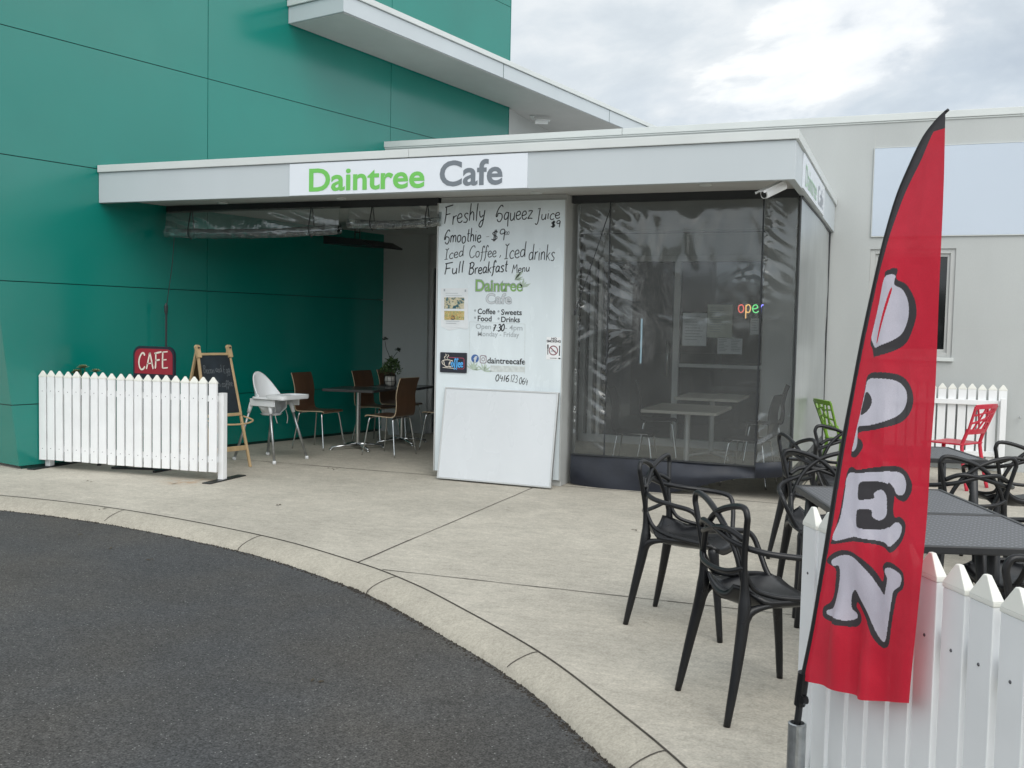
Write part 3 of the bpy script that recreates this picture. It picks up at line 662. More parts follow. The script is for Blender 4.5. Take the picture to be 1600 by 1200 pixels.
# ------------------------------------------------------------------ clear blinds
rb_ = random.Random(11)
def ss(a, b, x): t = max(0, min(1, (x-a)/(b-a))); return t*t*(3-2*t)
def crease(u, z, seams):
    """puckers that radiate from the stitched seams; u across (m), z height (m)"""
    N_ = mnoise.noise; d = 0
    for sx, am in seams:
        k = abs(u-sx); e = math.exp(-k/.085); side = 3.1 if u > sx else 9.7
        d += am*e*(N_(Vector((k*5+side, z*13+k*(8 if z > 1.5 else -8), sx*5)))*1.3+N_(Vector((k*16+side, z*34-k*20, sx*3)))*.4*math.exp(-k/.04))*max(0, 2.4*N_(Vector((sx, z*1.15+.4, side)))-.02)*1.9
    t = ss(2.05, 2.3, z)*(1-ss(2.45, 2.62, z))
    d += .012*t*N_(Vector((u*11, z*2.2, 4.2)))*max(0, .2+N_(Vector((u*2.2, 1.7, z))))*1.6
    for zc, am in ((2.02, .007), (1.62, .005)):
        g_ = math.exp(-((z-zc)/.045)**2)
        if g_ > .02: d += am*g_*N_(Vector((u*15, z*15, zc)))*max(0, 1.6*N_(Vector((u*2.6, zc*3, 0)))-.05)*1.5
    return d+.010*N_(Vector((u*1.3, z*.9, .5)))
def curtain(name, label, x0, x1, y, z0, z1, seams, m, nu=270, nz=370):
    t = thing(name, label, 'blind', (0, y, 0))
    b = MB(); b.grid(nu, nz, lambda u, v: (x0+(x1-x0)*u, crease(x0+(x1-x0)*u, z0+(z1-z0)*v, seams)*-1.0, z0+(z1-z0)*v)); b.build('clear_sheet', m, t, smooth=True, fix=False)
    return t
YC = 9.15
SEAMS = [(-2.67, .014), (-2.97, .026), (-1.25, .015)]
ct = curtain('clear_blind', 'lowered clear plastic front blind, creased, with a dark skirt, right of the menu board', -2.99, -1.25, YC, .30, 2.69, SEAMS, M_CLEAR)
for x, wd in ((-2.67, .014), (-1.262, .013)):
    b = MB(); b.grid(1, 60, lambda u, v: (x+(u-.5)*wd, -.004+crease(x, .30+2.39*v, SEAMS)*-1, .30+2.39*v)); b.build('seam_tape', M_DARK, ct, fix=False)
b = MB(); b.grid(60, 14, lambda u, v: (-3.0+1.75*u, -.01-.03*math.sin(v*3.1)*math.sin(u*3.1)-.012*math.sin(u*9+v*4)-.05*(1-v)*ss(.0,.3,u)*(1-ss(.6,1,u)), .30-(.285-.15*ss(.5, 1, u)+.03*math.sin(u*5))*(1-v)+.0)); b.build('skirt', M_SKIRT, ct, smooth=True, fix=False)
b = MB(); b.tube([(-2.985, -.012, .30), (-2.1, -.03, .305), (-1.25, -.012, .30)], .008, 6); b.build('hem_rod', M_DARK, ct)
# corner piece
c2 = curtain('corner_blind', 'narrow creased clear blind closing the corner of the terrace under the security camera', -1.245, -.965, YC-.02, .34, 2.69, [(-1.25, .030), (-.97, .008)], M_CLEAR3, 100, 370)
b = MB(); b.grid(16, 8, lambda u, v: (-1.25+.29*u, -.02-.02*math.sin(v*3)-.01*math.sin(u*6), .34+.03*u-.14*(1-v))); b.build('skirt', M_SKIRT, c2, smooth=True, fix=False)
# side curtain along x = -.95
t = thing('side_blind', 'clear plastic side blind with painted-in reflection haze, running back to the white wall', 'blind', (-.945, 0, 0))
b = MB(); b.grid(160, 90, lambda u, v: (.0+.018*mnoise.noise(Vector((u*2.2, v*2.6, 3)))+.004*mnoise.noise(Vector((u*4, v*9, 8))), 9.12+3.3*u, .30+2.4*v)); b.build('clear_sheet', M_CLEAR2, t, smooth=True, fix=False)
for y in (9.10, 12.44): MB().tube([(.004, y, .05), (.004, y, 2.69)], .010, 8).build('edge_rope', M_DARK, t)
b = MB(); b.grid(40, 6, lambda u, v: (.01+.01*math.sin(u*14+v*3), 9.12+3.3*u, .02+.28*v)); b.build('skirt', M_SKIRT, t, smooth=True, fix=False)
# rolled blinds
def rolled(label, x0, x1, y, ztop, drop, r, straps, seed):
    t = thing('rolled_blind', label, 'blind', (0, y, 0)); q = random.Random(seed); ph = [q.uniform(0, 6) for _ in range(6)]
    def lump(x, a): return 1+.16*mnoise.noise(Vector((x*4+ph[0], math.cos(a)*1.5, math.sin(a)*1.5)))+.12*mnoise.noise(Vector((x*13+ph[1], math.cos(a)*2, math.sin(a)*2)))
    zc = ztop-drop
    b = MB(); n = 26; nx = 150
    sag = lambda x: -.025*math.sin(math.pi*(x-x0)/(x1-x0))
    b.grid(n, nx, lambda u, v: (x0+(x1-x0)*v, r*lump(x0+(x1-x0)*v, u*6.283)*math.cos(u*6.283), zc+sag(x0+(x1-x0)*v)+r*lump(x0+(x1-x0)*v, u*6.283)*math.sin(u*6.283))); b.build('roll', M_ROLL, t, smooth=True, fix=False)
    b = MB(); b.grid(nx, 24, lambda u, v: (x0+(x1-x0)*u, .006+.07*mnoise.noise(Vector((u*9+v*2.2+ph[4], v*1.6, ph[5])))*max(0, .2+mnoise.noise(Vector((u*3.3, 2, ph[4]))))*(v-v*v)*4-r*.6*(1-v), zc+sag(x0+(x1-x0)*u)*(1-v)+(ztop-zc)*v)); b.build('hanging_sheet', M_ROLL, t, smooth=True, fix=False)
    b = MB()
    for x in straps: b.tube([(x, -r*.2, ztop), (x, -r*1.22, zc+r*.3), (x, -r*1.0, zc-r*.8), (x, 0, zc-r*1.2+sag(x)), (x, r*1.1, zc), (x, r*.2, ztop)], .006, 6).build('strap', M_DARK, t)
    return t
rolled('wide clear blind rolled up under the canopy beside the green wall', -7.62, -5.43, 8.86, 2.69, .235, .05, (-7.28, -5.76), 1)
rolled('short clear blind rolled up beside the menu board', -5.40, -4.34, 8.98, 2.69, .16, .045, (-5.12, -4.5), 2)
t = thing('pull_cord', 'thin cord with black pull rod hanging from the rolled blind above the CAFE sign', 'cord', (-7.6, 8.86, 0))
b = MB(); b.tube(spl([(.09, 0, 2.42), (.06, 0, 2.1), (.01, 0, 1.8), (-.015, 0, 1.64)], 5), .004, 6); b.build('cord', M_DARK, t)
b = MB(); b.tube([(-.018, 0, 1.69), (-.02, 0, 1.66), (-.02, 0, 1.60), (-.018, 0, 1.56), (-.02, 0, 1.2), (-.02, 0, .9)], [.006, .02, .02, .011, .011, .011], 8); b.build('pull_rod', M_DARK, t)
t = thing('elastic_cord', 'black elastic cord with toggle slanting across the front blind to the pier', 'cord', (0, 9.06, 0))
b = MB(); b.tube(spl([(-2.655, .02, 2.62), (-2.72, .0, 2.40), (-2.83, -.01, 2.05), (-2.955, -.01, 1.68)], 5), .005, 6); b.build('cord', M_DARK, t)
b = MB(); b.tube([(-2.953, -.012, 1.69), (-2.96, -.012, 1.67), (-2.968, -.012, 1.63)], [.008, .014, .010], 8); b.build('toggle', M_DARK, t)

# dark sloping hood hung from the soffit inside the left bay
t = thing('wall_hood', 'dark sloping hood hanging from the soffit beside the green wall above the tables', 'awning', (-7.24, 11.2, 0), math.atan2(-.226, .974))
b = MB(); b.prism([(.45, 2.50), (1.16, 2.455), (1.26, 2.435), (1.27, 2.455), (1.10, 2.53), (.45, 2.60)], lambda u, v: (u, -.28, v), lambda u, v: (u, .28, v)); b.build('hood', M_BLACKM, t)
MB().tube([(.97, -.26, 2.54), (.97, -.26, 2.76)], .007, 6).tube([(1.05, -.26, 2.52), (1.05, -.26, 2.76)], .007, 6).tube([(.97, -.26, 2.62), (1.05, -.26, 2.62)], .006, 6).tube([(.97, -.26, 2.68), (1.05, -.26, 2.68)], .006, 6).build('hanger', M_BLACKM, t)
# ================================================================== MENU BOARD on the pier
YB = 8.975
def B(px, py): return (-4.37+(px-(693-.0245*(py-316)))/149.6, 2.705-(py-(318-.02*(px-693)))/158)
mb_ = thing('menu_board', 'tall white menu board with handwritten prices covering the pier', 'menu board', (0, YB, 0))
b = MB(); b.box(-4.372, -3.062, 0, .022, .06, 2.708); b.build('panel', M_MENUB, mb_, bevel=.002)
b = MB(); b.box(-3.060, -3.048, -.003, .024, .06, 2.71); b.box(-4.386, -4.374, -.003, .024, .06, 2.71); b.build('edge_trim', M_ALUW, mb_)
D0 = -.0016
def bf(x, z, d): return (x, D0-d, z)
def wr(mb, s, px0, px1, pyb, pyt, w=.008, rise=0, **k):
    w *= .82; k.setdefault('slant', .10); k.setdefault('jit', .06)
    x0, z0 = B(px0, pyb); x1, _ = B(px1, pyb); _, zt = B(px0, pyt); return hand(mb, s, bf, x0, x1, z0, zt-z0, w, rise/158, **k)
b = MB(); wr(b, 'Freshly', 699, 766, 351, 324, .0125, 6); b.build('handwriting', M_INK, mb_)
b = MB(); wr(b, 'Squeez', 781, 840, 346, 322, .012, 5); b.build('handwriting', M_INK, mb_)
b = MB(); wr(b, 'Juice', 843, 881, 344, 327, .011, 2); b.build('handwriting', M_INK, mb_)
b = MB(); wr(b, '$9', 866, 881, 355, 345, .011); b.build('handwriting', M_INK, mb_)
b = MB(); wr(b, 'Smoothie', 699, 760, 380, 359, .0125, 3); b.build('handwriting', M_INK, mb_)
b = MB(); wr(b, '-', 766, 773, 374, 362, .006); b.build('handwriting', M_INK, mb_)
b = MB(); wr(b, '$9', 774, 797, 376, 359, .011, 1); b.build('handwriting', M_INK, mb_)
b = MB(); wr(b, '00', 797, 804, 366, 361, .005); b.build('handwriting', M_INK, mb_)
b = MB(); wr(b, 'Iced', 700, 732, 404, 387, .010, 4); b.build('handwriting', M_INK, mb_)
b = MB(); wr(b, 'Coffee', 740, 784, 401, 383, .010, 2); b.build('handwriting', M_INK, mb_)
b = MB(); wr(b, ',', 788, 792, 398, 384, .009); b.build('handwriting', M_INK, mb_)
b = MB(); wr(b, 'Iced', 795, 829, 401, 378, .011, 1); b.build('handwriting', M_INK, mb_)
b = MB(); wr(b, 'drinks', 833, 873, 403, 379, .0105, 0); b.build('handwriting', M_INK, mb_)
b = MB(); wr(b, 'Full', 699, 732, 427, 409, .013, 2); b.build('handwriting', M_INK, mb_)
b = MB(); wr(b, 'Breakfast', 739, 801, 426, 408, .0135, 3); b.build('handwriting', M_INK, mb_)
b = MB(); wr(b, 'Menu', 807, 835, 423, 410, .009, 2); b.build('handwriting', M_INK, mb_)
b = MB(); wr(b, '0416', 781, 803, 588, 578, .010, -1); b.build('handwriting', M_INK, mb_)
b = MB(); wr(b, '123', 805, 816, 589, 578, .006); b.build('handwriting', M_INK, mb_)
b = MB(); wr(b, '064', 818, 832, 591, 581, .007, -1); b.build('handwriting', M_INK, mb_)
b = MB(); wr(b, '7:30', 777, 796, 512, 502, .014); b.build('handwriting', M_INK, mb_)
def pr(mb, s, px0, px1, pyb, pyt, off=0, dy=0):
    x0, z0 = B(px0, pyb); x1, _ = B(px1, pyb); _, zt = B(px0, pyt); return text_mb(mb, s, lambda x, z, d: (x, D0-dy, z), x0, x1, z0, zt-z0, off)
for q_ in (('Coffee', 754, 782, 487, 478.5), ('Sweets', 791, 823, 487, 478.5), ('Food', 754, 776, 498, 489.5), ('Drinks', 791, 820, 498, 489.5), ('daintreecafe', 769, 828, 562, 553)):
    b = MB(); pr(b, *q_, .018); b.build('printed_word', M_INK, mb_)
b = MB(); pr(b, 'Daintree', 750, 825, 452, 434, .055, -.0008); b.build('letter_outline', M_INKG, mb_)
b = MB(); pr(b, 'Daintree', 751, 824, 452, 434, .01); b.build('green_lettering', M_OLIVE, mb_)
mfg = mat('faded_grey_ink', (.40, .44, .46), .5, var=.15, vscale=60)
for q_ in (('Cafe', 766.5, 807.5, 470.5, 455, .045, -.0008), ('Open', 751, 775, 510, 502, .012), ('- 4pm', 797, 824, 510, 502, .012), ('Monday - Friday', 754, 819, 521, 513.5, .012)):
    b = MB(); pr(b, *q_); b.build('grey_lettering', mfg, mb_)
b = MB(); pr(b, 'Cafe', 767.5, 806.5, 470.5, 455, .0); b.build('pale_lettering', M_BOARD, mb_)
b = MB()
def disc(mb, px, py, r, n=20, r0=0, dy=0):
    x, z = B(px, py); k = r/150; k0 = r0/150; vs = []; 
    for i in range(n):
        a = 6.2832*i/n; vs.append((x+k*math.cos(a), D0-dy, z+k*math.sin(a)))
        if r0: vs.append((x+k0*math.cos(a), D0-dy, z+k0*math.sin(a)))
    mb.add(vs, [(2*i, 2*i+1, (2*i+3) % (2*n), (2*i+2) % (2*n)) for i in range(n)] if r0 else [tuple(range(n))])
for px, py in ((750, 482), (787, 482), (750, 493), (787, 493)): disc(b, px, py, 1.7)
b.build('bullet_dot', M_INKG, mb_)
b = MB(); disc(b, 749.5, 556, 6.2); b.build('round_badge', M_BLUE, mb_)
b = MB(); pr(b, 'f', 747.2, 753, 561.5, 552.5, .04, .0006); b.build('badge_letter', M_BOARD, mb_)
b = MB(); x, z = B(762.5, 556.5); ri = rrect(x-.036, x+.036, z-.04, z+.04, .018); rj = rrect(x-.028, x+.028, z-.032, z+.032, .014); k = len(ri)
b.add([(u, D0, v) for u, v in ri]+[(u, D0, v) for u, v in rj], [(i, (i+1) % k, (i+1) % k+k, i+k) for i in range(k)]); disc(b, 762.5, 556.5, 2.9, r0=1.9); disc(b, 765.6, 552.6, .7)
b.build('camera_badge', mat('mauve_print', (.30, .24, .27), .4, var=.1), mb_)
b = MB(); rl = random.Random(4)
def leafspray(px, py, n, L_, a0, a1):
    x, z = B(px, py)
    for i in range(n):
        a = R(a0+(a1-a0)*i/(n-1)+rl.uniform(-6, 6)); l = L_/150*rl.uniform(.7, 1.1); w = .012*rl.uniform(.6, 1.2)
        dx, dz = math.cos(a), math.sin(a); nx, nz = -dz, dx
        b.add([(x, D0, z), (x+dx*l*.5+nx*w, D0, z+dz*l*.5+nz*w), (x+dx*l, D0, z+dz*l), (x+dx*l*.5-nx*w, D0, z+dz*l*.5-nz*w)], [(0,1,2,3)])
leafspray(812, 434, 5, 20, 10, 70); leafspray(824, 445, 4, 14, 20, 110); b.build('leaf_print', M_PALEG, mb_)
b = MB(); leafspray(746, 574, 7, 16, 5, 150); leafspray(764, 575, 6, 14, 10, 140); b.build('leaf_print', M_PALEG, mb_)
b = MB(); (xa, za), (xb, zb) = B(774, 575), B(828, 564); b.add([(xa, D0, za), (xb, D0, za+.01), (xb, D0, zb), (xa, D0, zb)], [(0,1,2,3)])
for a0, b0, a1, b1 in ((741, 500, 741, 575), (741, 499.6, 828, 499.6), (828, 500, 827, 575)):
    (xa, za), (xb, zb) = B(a0, b0), B(a1, b1); b.bar((xa, D0, za), (xb, D0, zb), .003, .0006, up=(0, 1, 0))
b.build('paper_print', mat('faded_print', (.58, .62, .61), .6, var=.12, vscale=30), mb_)
def plate(mb, px0, py0, px1, py1, d, th=.0015, mi=0, r=None):
    (xa, za), (xb, zb) = B(px0, py1), B(px1, py0)
    if r: mb.prism(rrect(xa, xb, za, zb, r), lambda u, v: (u, -d-th, v), lambda u, v: (u, -d, v), mi)
    else: mb.box(xa, xb, -d-th, -d, za, zb, mi)
# poster with two food photos, torn at the bottom
t = thing('food_poster', 'torn paper poster with two food photos stuck on the menu board', 'poster', (0, YB, 0))
b = MB(); pts = [(695, 449), (739, 448), (739, 510), (733, 511.5), (727, 510), (719, 512), (708, 514.5), (700, 511), (695, 508.5)]
b.prism([B(*q) for q in pts], lambda u, v: (u, -.0032-.002*math.sin(u*40), v), lambda u, v: (u, -.0008, v)); b.build('sheet', M_PAPER, t)
b = MB(); plate(b, 700.5, 462.5, 733, 480.5, .005); b.build('wrap_photo', M_PH1, t)
b = MB(); plate(b, 700.5, 483.5, 733, 498, .005); b.build('roll_photo', M_PH2, t)
b = MB()
for py, w_ in ((456.5, 20), (460, 26), (499.8, 22), (503, 17)): plate(b, 703, py-.5, 703+w_, py+.5, .005)
b.build('small_print', M_INKG, t)
for q in ((701, 452), (735, 452)):
    b = MB(); plate(b, q[0]-1.2, q[1]-1.8, q[0]+1.2, q[1]+1.8, .005); b.build('tape', M_INKG, t)
# coffee sign
t = thing('coffee_sign', 'small dark sign with cup outline and blue Coffee lettering on the menu board', 'sign', (0, YB, 0))
b = MB(); plate(b, 693.3, 548, 737, 580, .001, .012, r=.008); b.build('panel', mat('sign_slate', (.022, .025, .035), .35, var=.1), t)
def on(d): return lambda x, z, q: (x, -d, z)
def stroke(mb, pts, w, d, n=5):
    P = spl([(*B(*q), 0) for q in pts], n) if len(pts) > 2 else [Vector((*B(*q), 0)) for q in pts]; vs = []
    for i, q in enumerate(P):
        e = (P[min(i+1, len(P)-1)]-P[max(i-1, 0)]).normalized(); s_ = Vector((-e.y, e.x, 0))*w/2; vs += [(q.x+s_.x, -d, q.y+s_.y), (q.x-s_.x, -d, q.y-s_.y)]
    mb.add(vs, [(2*i, 2*i+1, 2*i+3, 2*i+2) for i in range(len(P)-1)])
b = MB(); x0, z0 = B(708.5, 570.5); x1, _ = B(731, 570.5); hand(b, 'offee', on(.0142), x0+.02, x1, z0, .085, .011, n=6); b.build('blue_lettering', M_CYAN, t)
b = MB()
stroke(b, [(699.5, 561), (700.5, 566), (702, 570), (707, 570.5), (710, 565), (711, 561), (706, 560), (699.5, 561)], .007, .0142); stroke(b, [(699, 561.5), (697, 563), (698, 567), (701.5, 568.5)], .006, .0142)
stroke(b, [(714.5, 562), (712, 561), (709, 565), (708.5, 570), (711.5, 570.5), (713.5, 568.5)], .009, .0142)
stroke(b, [(702, 558.5), (701, 556), (704, 553.5), (703, 551)], .006, .0142); stroke(b, [(706, 558.5), (705.5, 556), (708, 554), (706.5, 552)], .005, .0142); stroke(b, [(698, 572.5), (720, 573)], .005, .0142)
b.build('cup_outline', M_CREAM, t)
b = MB(); stroke(b, [(708, 556.3), (731, 556.3)], .006, .0142); stroke(b, [(731, 556.3), (732.7, 558)], .006, .0142); stroke(b, [(732.7, 558), (732.7, 571.5)], .006, .0142); stroke(b, [(732.7, 571.5), (731, 573.2)], .006, .0142); stroke(b, [(731, 573.2), (719, 573.2)], .005, .0142)
b.build('pink_border', M_PINK, t)
# no smoking sticker
t = thing('no_smoking_sticker', 'small white no smoking sticker low at the right edge of the menu board', 'sticker', (0, YB, 0))
b = MB(); plate(b, 860, 517.5, 882, 551.5, .0008, .001); b.build('backing', mat('sticker_white', (.82, .83, .84), .4, var=0), t)
D0 = -.0024
b = MB(); pr(b, 'NO', 868, 876, 521.3, 518.3, .04); pr(b, 'SMOKING', 861, 882, 525.6, 522, .04)
stroke(b, [(862.6, 530), (862.6, 544)], .008, .0024); stroke(b, [(862.8, 529), (862.8, 535)], .014, .0026); stroke(b, [(880.3, 530), (880, 545)], .010, .0024); plate(b, 878.5, 548, 881.5, 550, .0022, .0005); plate(b, 866, 548.5, 876, 549.5, .0022, .0004)
b.build('black_print', M_INK, t)
b = MB(); disc(b, 871, 537.5, 7, r0=5.6); stroke(b, [(866.5, 533), (875.7, 542)], .010, .0028); b.build('red_ring', mat('ring_red', (.20, .04, .06), .4, var=0), t)
b = MB(); stroke(b, [(867, 538.5), (875, 538.3)], .009, .0026); b.build('cigarette', M_INKG, t)
# blank whiteboard leaning at the foot of the menu board
t = thing('leaning_whiteboard', 'blank framed whiteboard standing on the paving and leaning against the menu board', 'whiteboard', (-3.665, 8.80, .012))
tilt = Matrix.Rotation(R(-9.5), 4, 'X')
tp = thing  # (kept short)
b = MB(); b.box(-.585, .585, -.012, .012, .015, .885); o = b.build('writing_surface', M_BOARD, t); o.rotation_euler = (R(-9.5), 0, R(-2))
b = MB()
b.box(-.60, -.585, -.018, .018, 0, .90); b.box(.585, .60, -.018, .018, 0, .90); b.box(-.585, .585, -.018, .018, 0, .0148); b.box(-.585, .585, -.018, .018, .8852, .90)
o = b.build('frame', M_ALU, t, bevel=.002); o.rotation_euler = (R(-9.5), 0, R(-2))

# ================================================================== NEON + PAPERS on the shop glass
YP = YW+.40-.012
t = thing('neon_open_sign', 'multicoloured neon open sign glowing behind the shop glass', 'neon sign', (0, YP-.03, 0))
cols = {'o': (.9, .16, .12), 'p': (1, .62, .22), 'e': (.2, .9, .3), 'n': (.25, .25, 1.0)}
for ch, xa, xb in (('o', -2.055, -1.965), ('p', -1.97, -1.88), ('e', -1.878, -1.79), ('n', -1.79, -1.70)):
    b = MB(); hand(b, ch, lambda x, z, d: (x, 0, z), xa, xb, 1.755, .19, .01, tube=.0068, jit=0); b.build('letter_tube', mat('neon_'+ch, cols[ch], .4, var=0, emit=.7 if ch != 'n' else 1.8), t, smooth=True)
b = MB(); b.tube([(-2.05, .012, 1.865), (-1.7, .012, 1.865)], .004, 6); b.build('support_bar', M_BLACKM, t)
def glass_paper(label, x0, x1, z0, z1, y=0, lines=12, cols_=1, sh=M_PAPER):
    t = thing('notice_paper', label, 'notice', (x0, YP+y, z0), 0, 'notices on the shop glass'); W, H_ = x1-x0, z1-z0
    MB().box(0, W, -.002, 0, 0, H_).build('sheet', sh, t)
    b = MB(); q = random.Random(int(W*1000))
    for c in range(cols_):
        for i in range(lines):
            z = H_*(.9-.8*i/lines); a = W*(c/cols_+.10/cols_); b.box(a, a+W/cols_*q.uniform(.4, .8), -.003, -.0021, z-.004, z+.003)
    b.build('print', M_INKG, t)
glass_paper('left of three pale notices taped to the shop glass', -2.753, -2.442, 1.318, 1.739, 0, 9)
glass_paper('highest of three pale notices taped to the shop glass', -2.437, -2.121, 1.432, 1.85, 0, 11, 1, mat('yellowed_paper', (.58, .62, .54), .7, var=.05))
glass_paper('wide two-column notice lowest of three on the shop glass', -2.298, -1.985, 1.225, 1.424, -.003, 8, 2)
glass_paper('small notice below the neon open sign', -1.889, -1.771, 1.48, 1.679, 0, 5)

# ================================================================== PICKET FENCES
def picket_mb(w=.084, t_=.024, z0=.085, zs=.915, zt=.978, cap=True):
    b = MB(); b.box(-w/2, w/2, -t_, 0, z0, zs)
    e = .002; W = w/2+e; b.box(-W, W, -t_-e, e, zs, zs+.012, 1)
    z = zs+.012; yb = -t_/2
    b.add([(-W, -t_-e, z), (W, -t_-e, z), (W, e, z), (-W, e, z), (-.007, yb-.006, zt), (.007, yb-.006, zt), (.007, yb+.006, zt), (-.007, yb+.006, zt)], [(0,1,5,4),(1,2,6,5),(2,3,7,6),(3,0,4,7),(4,5,6,7)], 1)
    for zz_ in (.20, .775):
        b.tube([(0, -t_+.001, zz_), (0, -t_-.003, zz_)], [.0055, .003], 8, 2)
    return b
def fence(label, loc, rotz, n, pitch=.1045, plates=True, mirrored=False):
    t = thing('picket_fence', label, 'fence', loc, rotz, 'white picket fence panels')
    first = picket_mb().build('picket', [M_PVC, M_PVCC, M_SCREW], t, bevel=.0035)
    L_ = pitch*(n-1)
    for i in range(n):
        o = first if i == 0 else first.copy()
        if i: COL.objects.link(o); o.parent = t
        o.location = (i*pitch+random.uniform(-.002, .002), 0, random.uniform(-.004, .004)); o.rotation_euler = (0, random.uniform(-.004, .004), 0)
    for z in (.20, .775):
        MB().box(-.02, L_+.02, .002, .040, z-.028, z+.028).build('rail', M_PVC, t, bevel=.003)
    for x in (.0, L_+.045):
        MB().box(x-.03, x+.03, .042, .105, 0 if not plates else .012, .83).build('post', M_PVC, t, bevel=.003)
        if plates: MB().box(x-.045, x+.045, -.18, .40, 0, .0115).build('foot_plate', M_BLACKM, t, bevel=.002)
    return t
fence('white vinyl picket fence panel in front of the CAFE sign and chalkboard', (-8.03, 7.57, 0), math.atan2(.12, 2.08), 20)
fence('white picket fence panel in the foreground behind the red flag', (-.245, 3.155, 0), math.atan2(-.854, .52), 16, plates=False)
# panel seen from behind against the far wall: its pickets face the wall
fence('white picket fence panel seen from behind against the far white wall', (.975, 12.36, 0), math.pi, 12, .1045, plates=False)

